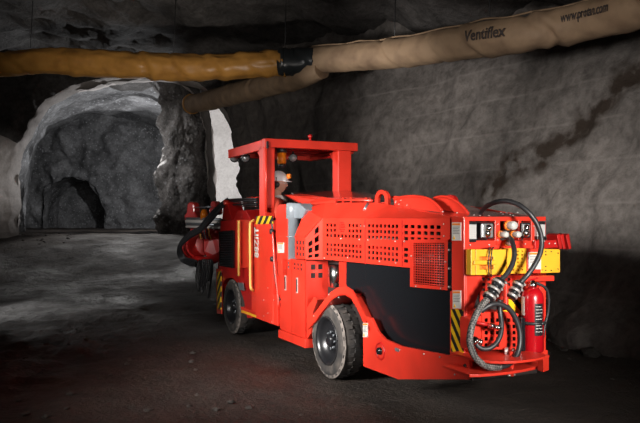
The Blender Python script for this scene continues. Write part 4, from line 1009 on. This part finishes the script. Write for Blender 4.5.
for k in range(3):
    mb = MB(); a_ = k*2.1; mb.cyl((c[0]+.02*cos(a_), c[1]+.04*sin(a_), c[2]-.005), (c[0]+.02*cos(a_), c[1]+.04*sin(a_), c[2]+.035), .011, 10); P('stud', 'steel', mb=mb)
# extinguisher bracket
rear_plate('bracket_shelf', 'red', [(524.5, 276.5), (554.5, 275.6), (554.5, 281), (524.5, 282)], UR-.16, UR-.0)
rear_plate('bracket_post', 'red', [(539.5, 281), (544.3, 281), (545.3, 351), (540.5, 352)], UR-.06, UR-.03)
tube_part('hose_hook', 'red', [E(505.6, 284, UR-.22), E(505.8, 296, UR-.22), E(505.6, 304, UR-.22), E(504.2, 307.5, UR-.22), E(501.8, 308, UR-.2)], .019, n=14)

# -- hoses on the rear
def hose(name, m, pts, r, n=14, parent=veh): return tube_part(name, m, [E(x, y, UR-o) for x, y, o in pts], r, parent, n, 8)
h1 = hose('arching_hose', 'rubber', [(479.5, 217, -.35), (482, 211, -.3), (488, 205.5, -.15), (497, 201.8, .0), (507, 201.2, .1), (518, 204.5, .18), (529, 213, .24), (537.5, 225, .27), (541.5, 239, .28), (540.5, 252, .29), (534.5, 265, .29), (527.5, 275, .28), (521.5, 281.5, .26), (516.5, 288, .25)], .0185)
h2 = hose('short_hose', 'rubber', [(508.5, 237, .05), (511.5, 240, .12), (514, 249, .2), (514, 258, .23), (511, 267, .25), (505.5, 275.5, .26), (499, 281, .26), (495.5, 287, .26)], .0185)
def coupling(x0, y0, x1, y1, o, sleeve_r=.032):
    a, b = Vector(E(x0, y0, UR-o)), Vector(E(x1, y1, UR-o)); d = b-a; n_ = d.length; r = sleeve_r
    mb = MB(); mb.lathe([(r*.7, 0), (r, .008), (r, n_*.34), (r*.85, n_*.36), (r*.85, n_*.42), (r*1.12, n_*.44), (r*1.12, n_*.6), (r*.85, n_*.62), (r*.9, n_*.7), (r, n_*.72), (r, n_*.98), (r*.7, n_)], a, d, 22); c = mb.build('hose_coupling', 'rim', veh)
    for t in (.2, .52, .84):
        mb = MB(); mb.lathe([(r*1.0, -.009), (r*1.2, -.009), (r*1.2, .009), (r, .009)], a+d*t, d, 22); mb.build('clamp_ring', 'steel', c)
        mb = MB(); q_ = a+d*t; mb.cyl((q_.x-.035, q_.y+r*1.1, q_.z), (q_.x-.01, q_.y+r*1.35, q_.z+.01), .008, 8); mb.build('clamp_bolt', 'steel', c)
coupling(500.5, 279, 487.5, 299.5, .26, .040); coupling(519.5, 281.5, 510.5, 298.5, .25, .034)
def braided(name, pts, r):
    o = hose(name, 'rim', pts, r); m, N, K, b = new_mat('woven_braid'); tc = N.new('ShaderNodeTexCoord')
    v = N.new('ShaderNodeTexChecker'); v.inputs['Scale'].default_value = 75; v.inputs['Color1'].default_value = (.22, .20, .185, 1); v.inputs['Color2'].default_value = (.03, .03, .03, 1)
    mp = N.new('ShaderNodeMapping'); mp.inputs['Rotation'].default_value = (.7, .6, .5); K.new(tc.outputs['Object'], mp.inputs[0]); K.new(mp.outputs[0], v.inputs[0])
    K.new(v.outputs[0], b.inputs['Base Color']); setp(b, Roughness=.55); o.data.materials[0] = m; return o
braided('braided_hose', [(488, 298.5, .26), (482, 305, .27), (475.5, 316, .28), (471, 330, .29), (470, 343, .30), (474, 355, .31), (481, 363, .32), (490, 367.2, .33), (500, 367.2, .33)], .0235)
hose('loop_hose', 'rubber', [(499, 367.2, .33), (508, 364.5, .33), (515.5, 357, .32), (519.5, 346, .31), (519.8, 333, .3), (516.5, 321, .29), (511, 311, .28), (504, 306, .27), (497, 303.8, .26), (489, 305.5, .25), (481, 311, .23)], .0195)
hose('loop_hose', 'rubber', [(499.5, 300, .24), (500, 312, .26), (501.5, 324, .27), (500.5, 335, .27), (495.5, 344, .26), (487.5, 348.8, .24), (479.5, 347.5, .22), (474.5, 341, .2)], .0175)
def fitting(x0, y0, x1, y1, o, r=.016):
    a, b = Vector(E(x0, y0, UR-o)), Vector(E(x1, y1, UR-o)); d = b-a; n_ = d.length
    mb = MB(); mb.lathe([(r*.8, 0), (r*1.3, 0), (r*1.3, n_*.3), (r*.8, n_*.32), (r*.8, n_*.6), (r*1.2, n_*.62), (r*1.2, n_*.95), (0, n_)], a, d, 8); mb.build('brass_fitting', 'chrome', veh)
fitting(490, 325.5, 501, 328.3, .27); fitting(474, 340, 481, 342.5, .22, .022)
tube_part('red_lever', 'redd', [E(474, 322, UR-.2), E(492, 325.5, UR-.24)], .013, smooth=False)

# -- bolts
mbb = MB(ident); mbb.lathe([(0, .007), (.005, .007), (.0075, .004), (.0075, 0)], (0, 0, 0), (0, 0, 1), 6); bolt = mbb.build('bolt', 'steel', veh)
def put_bolt(p, nrm, first=[True]):
    global bolt
    if first[0]: b_ = bolt; first[0] = False
    else: b_ = bolt.copy(); COL.objects.link(b_); b_.parent = veh
    b_.location = L(p); n_ = Vector((nrm[0], -nrm[1], nrm[2])); b_.rotation_euler = n_.to_track_quat('Z', 'Y').to_euler()
for x, y in ((341, 238.5), (359.5, 239.5), (368, 240), (395.5, 241.3), (361, 226), (364.5, 226), (444, 224), (444.2, 236), (404.5, 241.5), (348, 257.5), (379.5, 261.3), (396, 262.8), (324.5, 258)): put_bolt(S(x, y, VP-.002), (0, -1, 0))
for x, y in ((411.5, 256), (416, 286.2), (441, 288.3), (446, 262)): put_bolt(S(x, y, VP-.022), (0, -1, 0))
for x, y in ((329, 294.5), (339, 297.5), (314, 316), (455, 374.5), (400, 350), (440, 357), (424, 354)): put_bolt(S(x, y, -.001), (0, -1, 0))
for x, y in ((268, 288), (268, 313), (272, 322), (264, 300), (264, 316), (274, 300)): put_bolt(S(x, y, -.012), (0, -1, 0))
for x, y in ((480, 216), (489, 216), (503, 214.5), (506.5, 213), (510, 214.8), (513, 216), (517.5, 212.8), (501, 213), (474, 215.5)): put_bolt((E(x, y, UR+.06)[0], E(x, y, UR+.06)[1], E(x, y, UR+.06)[2]), (0, 0, 1))
for x, y in ((395.5, 203), (399, 204.5), (396, 201.5), (407, 205.5), (401, 200.5), (337, 204.5), (378, 206), (443, 212), (457, 213)): put_bolt(S(x, y, .26), (-.2, -.5, .8))
for x, y in ((497.5, 224), (497.5, 240), (533.5, 226), (533.5, 241), (470, 245), (489, 245), (525, 244)): put_bolt(E(x, y, UR-.002), (-1, 0, 0))
for x, y in ((544, 240.5), (549, 243), (555, 243)): put_bolt(E(x, y+.5, UR-.022), (-1, 0, 0))
tube_part('hood_latch', 'grey', [S(364.5, 210, .19), S(368, 204, .25)], .016, smooth=False)

# ---------------------------------------------------------------- things carried on the rear: wheel chocks, extinguisher
def world_of(p): return veh_world(*p)
def set_at(name, label, cat, uvw, group=None):
    return thing(name, label, cat, veh_world(*uvw), RZ, group)
def LT(base):
    return lambda p: Vector((p[0]-base[0], -(p[1]-base[1]), p[2]-base[2]))
def chock(x0, x1, y0, y1, uo, label, dep, perf_=False):
    base = E((x0+x1)/2, y1, UR-uo); t = set_at('wheel_chock', label, 'wheel chock', base); tf = LT(base); u = UR-uo
    A_, B_, C_, D_ = E(x0, y0, u), E(x1, y0, u), E(x1, y1, u), E(x0, y1, u)
    return t, tf, u
u_y = .13
t, tf, u = chock(467.5, 506.5, 249.5, 275, u_y, 'yellow plastic wheel chock with a tie strap, below the left headlight', .1)
A_, B_, C_, D_ = E(471, 249.3, u), E(506.5, 249.6, u), E(506.5, 274.8, u), E(471, 275.2, u)
mb = MB(tf); bxs = [0, .235, .63, .63001, 1]; mb.patch(A_, B_, C_, D_, [0, .24, .63, 1], [0, .28, .42, .62, .78, 1], lambda i, j: i == 1 and j in (1, 3), (.05, 0, 0)); mb.build('face_plate', 'yellow', t, .004)
mb = MB(tf); mb.prism([(A_[0]+.05, A_[1], A_[2]), (B_[0]+.05, B_[1], B_[2]), (C_[0]+.05, C_[1], C_[2]), (D_[0]+.05, D_[1], D_[2])], (.012, 0, 0)); mb.build('block_body', 'orange', t, .003, 'block back coloured orange for the shade in the pockets')  # orange back puts the shading of the pockets into colour
mb = MB(tf); mb.prism([E(474, 260.2, u-.018), E(496.5, 260.2, u-.018), E(496.5, 264.8, u-.018), E(474, 264.8, u-.018)], (.02, 0, 0)); mb.build('grip_bar', 'yellow', t, .006)
mb = MB(tf); mb.prism([E(475.8, 249.5, u-.01), E(478.3, 249.5, u-.01), E(478.3, 275, u-.01), E(475.8, 275, u-.01)], (.012, 0, 0)); mb.build('raised_rib', 'yellow', t, .003)
for dx in (0, 3):
    mb = MB(tf); mb.tube([E(491+dx, 247.6, u+.1), E(489.3+dx, 248.6, u-.01), E(488.6+dx*.8, 262, u-.03), E(488.8+dx*.8, 275.5, u-.01), E(489+dx, 276, u+.1)], .0045, 8); mb.build('tie_strap', 'rubber', t)
t, tf, u = chock(507, 527, 248.5, 273.5, u_y-.04, 'yellow perforated wheel chock between the hose and the red label plate', .1)
A_, B_, C_, D_ = E(507, 248.4, u), E(527, 248.4, u), E(527, 273.4, u), E(507, 273.8, u)
mb = MB(tf); ubr = [0, .28, .36, .50, .58, .72, .80, 1]; vbr = [0]+sum([[.08+.145*k, .15+.145*k] for k in range(6)], [])+[1]
mb.patch(A_, B_, C_, D_, ubr, vbr, lambda i, j: i in (1, 3, 5) and j % 2 == 1, (.012, 0, 0)); mb.build('perforated_plate', 'yellow', t)
mb = MB(tf); mb.prism([(A_[0]+.05, A_[1], A_[2]), (B_[0]+.05, B_[1], B_[2]), (C_[0]+.05, C_[1], C_[2]), (D_[0]+.05, D_[1], D_[2])], (.03, 0, 0)); mb.build('block_body', 'yellow', t, .004)
rbox('label_backing_plate', 'red', 527.2, 248.6, 541, 273.2, .10, .10)
lab_plate(None, 528.3, 252, 540.5, 269.3, veh, 0, face='E', u=UR-.105)
t, tf, u = chock(541, 560, 248.5, 273, u_y-.03, 'yellow wheel chock at the right end, right of the warning label', .1)
mb = MB(tf); mb.prism([E(540.8, 248.8, u), E(560.2, 249.3, u), E(560.2, 272.6, u), E(540.8, 273.3, u)], (.09, 0, 0)); mb.build('block_body', 'yellow', t, .006)
for y in (251.8, 269.2):
    mb = MB(tf); mb.prism([E(541, y, u-.005), E(560, y, u-.005), E(560, y+.8, u-.005), E(541, y+.8, u-.005)], (.006, 0, 0)); mb.build('raised_rib', 'yellow', t)
for x, y in ((545.5, 251.5), (551, 251.7), (557.8, 253), (545.5, 254.8), (545.5, 266.5), (545.5, 270.3), (551, 270.4), (557.8, 269), (541.8, 270)):
    mb = MB(tf); mb.lathe([(0, -.006), (.005, -.006), (.006, 0.002)], E(x, y, u), (1, 0, 0), 8); mb.build('screw', 'dark', t)
for (pts) in ([(466, 249), (467.5, 249), (467.5, 275), (466, 275)],): pass
rbox('chock_rack', 'redd', 466.5, 249.5, 559, 272.5, .02, .04)

base = E(532.5, 351.5, UR-.17); t = set_at('fire_extinguisher', 'red fire extinguisher bottle strapped upright on the rear tray', 'fire extinguisher', base); tf = LT(base)
px2m = 5.15/F; rb = 10.9*px2m; H_ = (351.5-287)*px2m
mb = MB(tf); mb.lathe([(rb*.9, 0), (rb, .015), (rb, H_*.82), (rb*.93, H_*.90), (rb*.7, H_*.96), (rb*.33, H_), (0, H_)], base, (0, 0, 1), 36); body = mb.build('bottle', 'ext', t)
mb = MB(tf); mb.lathe([(rb*.33, H_), (rb*.38, H_+.008), (rb*.38, H_+.03), (rb*.25, H_+.035), (rb*.25, H_+.05), (0, H_+.05)], base, (0, 0, 1), 16); mb.build('valve', 'chrome', t)
mb = MB(tf); b_ = Vector(base); mb.prism([(b_.x, b_.y-.035, b_.z+H_+.04), (b_.x, b_.y+.06, b_.z+H_+.06), (b_.x, b_.y+.06, b_.z+H_+.07), (b_.x, b_.y-.035, b_.z+H_+.055)], (.02, 0, 0)); mb.build('lever', 'ext', t, .003)
# black paper label wrapped on the bottle
def wrap(name, m, a0, a1, z0, z1, r, par):
    mb = MB(tf); n = 10; g = []
    for k in range(n+1):
        a = a0+(a1-a0)*k/n; g.append(((b_.x-r*cos(a), b_.y+r*sin(a), b_.z+z0), (b_.x-r*cos(a), b_.y+r*sin(a), b_.z+z1)))
    for p, q_ in zip(g, g[1:]): mb.face([p[0], q_[0], q_[1], p[1]], True)
    o = mb.build(name, m, par); return o
wl = wrap('instruction_label', 'rim', -.55, .32, H_*.27, H_*.76, rb+.002, t)
for k in range(9):
    z = H_*(.72-.048*k)
    if k == 5: continue
    wrap('printed_lines', 'label', -.46, .22 if k % 3 else .05, z-.004, z, rb+.0032, wl)
wrap('picture_square', 'label', -.46, -.15, H_*.42, H_*.47, rb+.0034, wl)
wrap('side_sticker', 'label', -1.95, -1.45, H_*.57, H_*.86, rb+.002, t)
mb = MB(tf); mb.tube([(b_.x-(rb+.005)*cos(a), b_.y+(rb+.005)*sin(a), b_.z+H_*.455) for a in [2*pi*k/24 for k in range(25)]], .012, 8, sub=1); mb.build('rubber_strap', 'rubber', t)
mb = MB(tf); mb.tube([(b_.x, b_.y+.03, b_.z+H_+.03), (b_.x-.02, b_.y+.10, b_.z+H_*.99), (b_.x-.02, b_.y+.135, b_.z+H_*.85), (b_.x-.01, b_.y+.14, b_.z+H_*.6), (b_.x, b_.y+.12, b_.z+H_*.4), (b_.x, b_.y+.10, b_.z+H_*.2)], .011, 10); mb.build('discharge_hose', 'rubber', t)
mb = MB(tf); mb.tube([(b_.x, b_.y+.135, b_.z+H_*.82), (b_.x, b_.y+.165, b_.z+H_*.78)], .008, 8, smooth_path=False); mb.build('nozzle_clip', 'steel', t)
rear_plate('extinguisher_bracket', 'black', [(521.5, 318), (525.5, 318), (526, 351), (520.5, 351.5)], UR-.20, UR-.03)

# ---------------------------------------------------------------- the operator
hp = veh_world(2.0, .30, 0)
tp = thing('person', 'person in white helmet and red work jacket seated under the canopy', 'person', (hp.x, hp.y, 1.22), 0)
mats = ['jacket', 'cloth', 'skin']
ZT = 1.22
def skin_body():
    # faces +X, seat at z=0
    V = {}; vs = []; rs = []; es = []
    def a(n, p, r, par=None):
        V[n] = len(vs); vs.append(p); rs.append(r)
        if par is not None: es.append((V[par], V[n]))
    a('pelvis', (0, 0, .10), .135); a('waist', (.0, 0, .24), .13, 'pelvis'); a('chest', (.01, 0, .40), .15, 'waist'); a('neck0', (0, 0, .53), .085, 'chest'); a('neck', (.01, 0, .60), .058, 'neck0'); a('skull', (.015, 0, .66), .06, 'neck')
    for s_ in (-1, 1):
        k = str(s_)
        a('sh'+k, (0, .17*s_, .49), .075, 'chest'); a('el'+k, (.10, .23*s_, .24), .052, 'sh'+k); a('wr'+k, (.32, .14*s_, .22), .032, 'el'+k); a('pa'+k, (.39, .12*s_, .225), .03, 'wr'+k)
        for f_ in range(4):
            y = .12*s_ + (-.03+.02*f_); ln = [.06, .07, .066, .05][f_]
            a('f%d' % f_+k, (.42, y, .225), .0095, 'pa'+k); a('g%d' % f_+k, (.42+ln*.5, y, .215), .009, 'f%d' % f_+k); a('h%d' % f_+k, (.42+ln*.7, y, .185), .008, 'g%d' % f_+k)
        a('t0'+k, (.385, .12*s_-.04*s_, .222), .0105, 'pa'+k); a('t1'+k, (.42, .12*s_-.055*s_, .205), .0095, 't0'+k)
        a('hi'+k, (.04, .09*s_, .09), .10, 'pelvis'); a('kn'+k, (.42, .13*s_, .11), .065, 'hi'+k); a('an'+k, (.44, .13*s_, -.28), .045, 'kn'+k); a('to'+k, (.58, .14*s_, -.33), .04, 'an'+k)
    me = bpy.data.meshes.new('b'); me.from_pydata(vs, es, []); o = bpy.data.objects.new('b', me); COL.objects.link(o)
    sk = o.modifiers.new('s', 'SKIN'); 
    for i, r in enumerate(rs): me.skin_vertices[0].data[i].radius = (r, r)
    me.skin_vertices[0].data[0].use_root = True
    ss = o.modifiers.new('ss', 'SUBSURF'); ss.levels = 2; ss.render_levels = 2
    bpy.context.view_layer.update()
    out = bpy.data.meshes.new_from_object(o.evaluated_get(bpy.context.evaluated_depsgraph_get())); COL.objects.unlink(o); bpy.data.objects.remove(o)
    return out
bmsh = skin_body(); bm = bmesh.new(); bm.from_mesh(bmsh)
for f in bm.faces:
    c = f.calc_center_median(); f.smooth = True
    f.material_index = 2 if (c.z > .575 or c.x > .34 and .17 < c.z < .3) else (1 if c.z < .17 else 0)
# head with face
nb = len(bm.verts); r_ = bmesh.ops.create_uvsphere(bm, u_segments=36, v_segments=28, radius=1.0); HC = Vector((.03, 0, .722))
for v in r_['verts']:
    n_ = v.co.copy(); x, y, z = n_.x*.098, n_.y*.077, n_.z*.118
    fx = max(0, n_.x)
    if z < 0: y *= 1 - .28*(-n_.z); x *= 1 - .10*(-n_.z)
    g = lambda cy, cz, sy, sz: math.exp(-((n_.y-cy)/sy)**2-((n_.z-cz)/sz)**2)*fx
    x += .026*g(0, -.20, .13, .10) + .014*g(0, -.02, .12, .22) - .012*g(.35, .05, .16, .1) - .012*g(-.35, .05, .16, .1)
    x += .010*g(0, -.50, .25, .05) - .005*g(0, -.56, .25, .03) + .009*g(0, -.63, .22, .05) + .016*g(0, -.85, .3, .13) + .006*g(0, .17, .5, .08)
    v.co = HC + Vector((x, y, z))
for f in {f for v in r_['verts'] for f in v.link_faces}: f.material_index = 2; f.smooth = True
me = bpy.data.meshes.new('body'); bm.to_mesh(me); bm.free()
for m_ in mats: me.materials.append(M[m_])
pb = bpy.data.objects.new('body', me); COL.objects.link(pb); pb.parent = tp
hc = HC
def pp(name, m, mb, parent=tp): return mb.build(name, m, parent)
for s_ in (-1, 1):
    mb = MB(ident); mb.ball(hc+Vector((.079, .029*s_, .006)), .0125, 12); e_ = pp('eye', 'label', mb); mb = MB(ident); mb.ball(hc+Vector((.089, .029*s_, .006)), .006, 8); pp('iris', 'dark', mb, e_)
    mb = MB(ident); mb.tube([hc+Vector((.088, .014*s_, .024)), hc+Vector((.09, .03*s_, .029)), hc+Vector((.08, .045*s_, .024))], .004, 6); pp('eyebrow', 'cloth', mb)
mb = MB(ident); mb.tube([hc+Vector((.03, -.077, .012)), hc+Vector((.09, -.06, .008)), hc+Vector((.112, -.03, .006)), hc+Vector((.118, 0, .01)), hc+Vector((.112, .03, .006)), hc+Vector((.09, .06, .008)), hc+Vector((.03, .077, .012))], .0035, 8); pp('safety_glasses', 'label', mb)
mb = MB(ident); mb.tube([hc+Vector((.093, -.024, -.062)), hc+Vector((.1, 0, -.063)), hc+Vector((.093, .024, -.062))], .0045, 8); pp('lips', 'jacket', mb)
# hair at the nape
mb = MB(ident); mb.ball(hc+Vector((-.03, 0, .0)), 1, 20, (.079, .079, .085)); pp('hair', 'cloth', mb)
# helmet
hm = MB(ident); n1_, n2_ = 36, 14; G = []
for j in range(n2_+1):
    ph = pi/2*j/n2_; G.append([])
    for k in range(n1_):
        th = 2*pi*k/n1_; cx = cos(ph); x, y, z = .128*cos(th)*cx, .108*sin(th)*cx, .125*sin(ph)
        z += .010*math.exp(-(y/.018)**2)*sin(ph)
        G[-1].append(hm.bm.verts.new(hc+Vector((x-.005, y, z+.035))))
for a_, b2 in zip(G, G[1:]):
    for k in range(n1_): f = hm.bm.faces.new((a_[k], a_[(k+1) % n1_], b2[(k+1) % n1_], b2[k])); f.smooth = True
hel = pp('helmet', 'helmet', hm)
mb = MB(ident); n_ = 36
ou = [hc+Vector((.132*cos(t_)+(.045 if cos(t_) > .2 else 0)*sm(.1, .8, cos(t_))-.005, .113*sin(t_), .036-.012*max(0, cos(t_)))) for t_ in [2*pi*k/n_ for k in range(n_)]]
inn = [hc+Vector((.110*cos(t_)-.005, .092*sin(t_), .042)) for t_ in [2*pi*k/n_ for k in range(n_)]]
for k in range(n_): mb.prism([ou[k], ou[(k+1) % n_], inn[(k+1) % n_], inn[k]], (0, 0, .006))
pp('brim', 'helmet', mb, hel)
mb = MB(ident); mb.lathe([(0, .035), (.027, .035), (.032, .025), (.032, -.01), (.0, -.02)], hc+Vector((.128, -.02, .095)), (1, -.25, .1), 20); pp('headlamp', 'orange', mb, hel)
mb = MB(ident); mb.lathe([(0, .038), (.02, .038), (.021, .034)], hc+Vector((.128, -.02, .095)), (1, -.25, .1), 20); pp('headlamp_lens', 'amber', mb, hel)
mb = MB(ident); mb.box(-.1, -.05, 0, 0, 0, 0) if False else mb.ball(hc+Vector((-.07, -.098, .075)), .017, 10); pp('helmet_slot', 'rim', mb, hel)
for s_ in (-1, 1):
    mb = MB(ident); mb.lathe([(.02, 0), (.038, .005), (.042, .02), (.038, .04), (.02, .048), (0, .048)], hc+Vector((-.012, .074*s_, -.012)), (0, s_, 0), 22); em = pp('ear_defender', 'rim', mb)
    mb = MB(ident); mb.tube([hc+Vector((-.012, .105*s_, .02)), hc+Vector((-.012, .115*s_, .05)), hc+Vector((-.01, .108*s_, .08))], .005, 8); pp('defender_arm', 'rim', mb, em)
mb = MB(ident); mb.tube([Vector((-.02, -.10, .545)), Vector((.05, -.11, .56)), Vector((.10, -.07, .54)), Vector((.13, 0, .51))], [.012, .022, .022, .02], 10); mb.tube([Vector((-.02, .10, .545)), Vector((.05, .11, .56)), Vector((.10, .07, .54)), Vector((.13, 0, .51))], [.012, .022, .022, .02], 10); pp('white_collar', 'label', mb)
tp.rotation_euler = (0, 0, radians(-6))
wtop = 1.60 + (220-170.8)/F*hp.y
tp.location = (W(281, 200, hp.y).x - .06, hp.y, wtop - (HC.z+.035+.125+.008))
# seat under the operator
sp = tp.location
st = bpy.data.objects.new('seat', None); COL.objects.link(st); st.parent = veh
us, vs_ = 2.0, .30
mb = MB(); mb.box(us-.26, us+.26, vs_-.20, vs_+.35, sp.z-.12, sp.z-.02); mb.build('seat_cushion', 'black', st, .03)
mb = MB(); mb.box(us-.22, us+.22, vs_-.24, vs_-.16, sp.z-.05, sp.z+.30); mb.build('backrest', 'black', st, .03)
mb = MB(); mb.box(us-.15, us+.15, vs_-.05, vs_+.2, .72, sp.z-.12); mb.build('pedestal', 'dark', st, .01)

# ---------------------------------------------------------------- loose stones
def stone_mesh(seed):
    bm = bmesh.new(); bmesh.ops.create_icosphere(bm, subdivisions=3, radius=1)
    for v in bm.verts:
        n_ = v.co.normalized(); d = 1 + .35*noise.noise(n_*1.3+Vector((seed*7.1, 0, 0))) + .12*noise.noise(n_*3.5+Vector((0, seed*3.3, 0)))
        v.co = n_*d; v.co.z *= .6
    me = bpy.data.meshes.new('stone'); bm.to_mesh(me); bm.free(); me.materials.append(M['stone']); return me
SM = [stone_mesh(i) for i in range(7)]
STONES = []
def stone(x, y, s, label, group=None):
    if any(math.hypot(x-a, y-b) < 1.5*(s+c) for a, b, c in STONES): return None
    STONES.append((x, y, s))
    o = bpy.data.objects.new('stone', random.choice(SM)); COL.objects.link(o); o.location = (x, y, floor_z(x, y)+s*.30); o.scale = (s, s*random.uniform(.7, 1.1), s*random.uniform(.7, 1))
    o.rotation_euler = (0, 0, random.uniform(0, 6.28)); o['label'] = label; o['category'] = 'stone'
    if group: o['group'] = group
    return o
random.seed(3)
for k in range(34):
    px = random.uniform(22, 72); Y = random.uniform(19.5, 23.5); x = (px-HX)/F*Y
    stone(x, Y, random.choice([.02, .03, .035, .05]), 'grey stone in the rubble at the left foot of the tunnel arch', 'rubble at the foot of the tunnel arch')
for k in range(60):
    Y = 5.6+7*random.random()**1.3; px = random.uniform(10, 330); x = (px-HX)/F*Y
    if near_vehicle(x, Y) < .4: continue
    stone(x, Y, random.choice([.012, .018, .025, .035]), 'small dark stone lying loose on the muddy floor left of the vehicle', 'small stones on the muddy floor')
for k in range(30):
    t_ = random.uniform(.25, .42); p = pathp(WP, t_); d_ = random.uniform(.45, 1.3)
    stone(p.x-d_, p.y-.3*d_, random.choice([.02, .03, .045]), 'small stone on the dark floor along the right wall', 'small stones along the right wall')
p = (W(582, 356, 8.6)); stone(p.x, 8.35, .12, 'flat stone lying by the right wall, the larger one'); stone(W(615, 357, 8.0).x, 7.95, .09, 'flat stone nearest the right edge beside the wall')
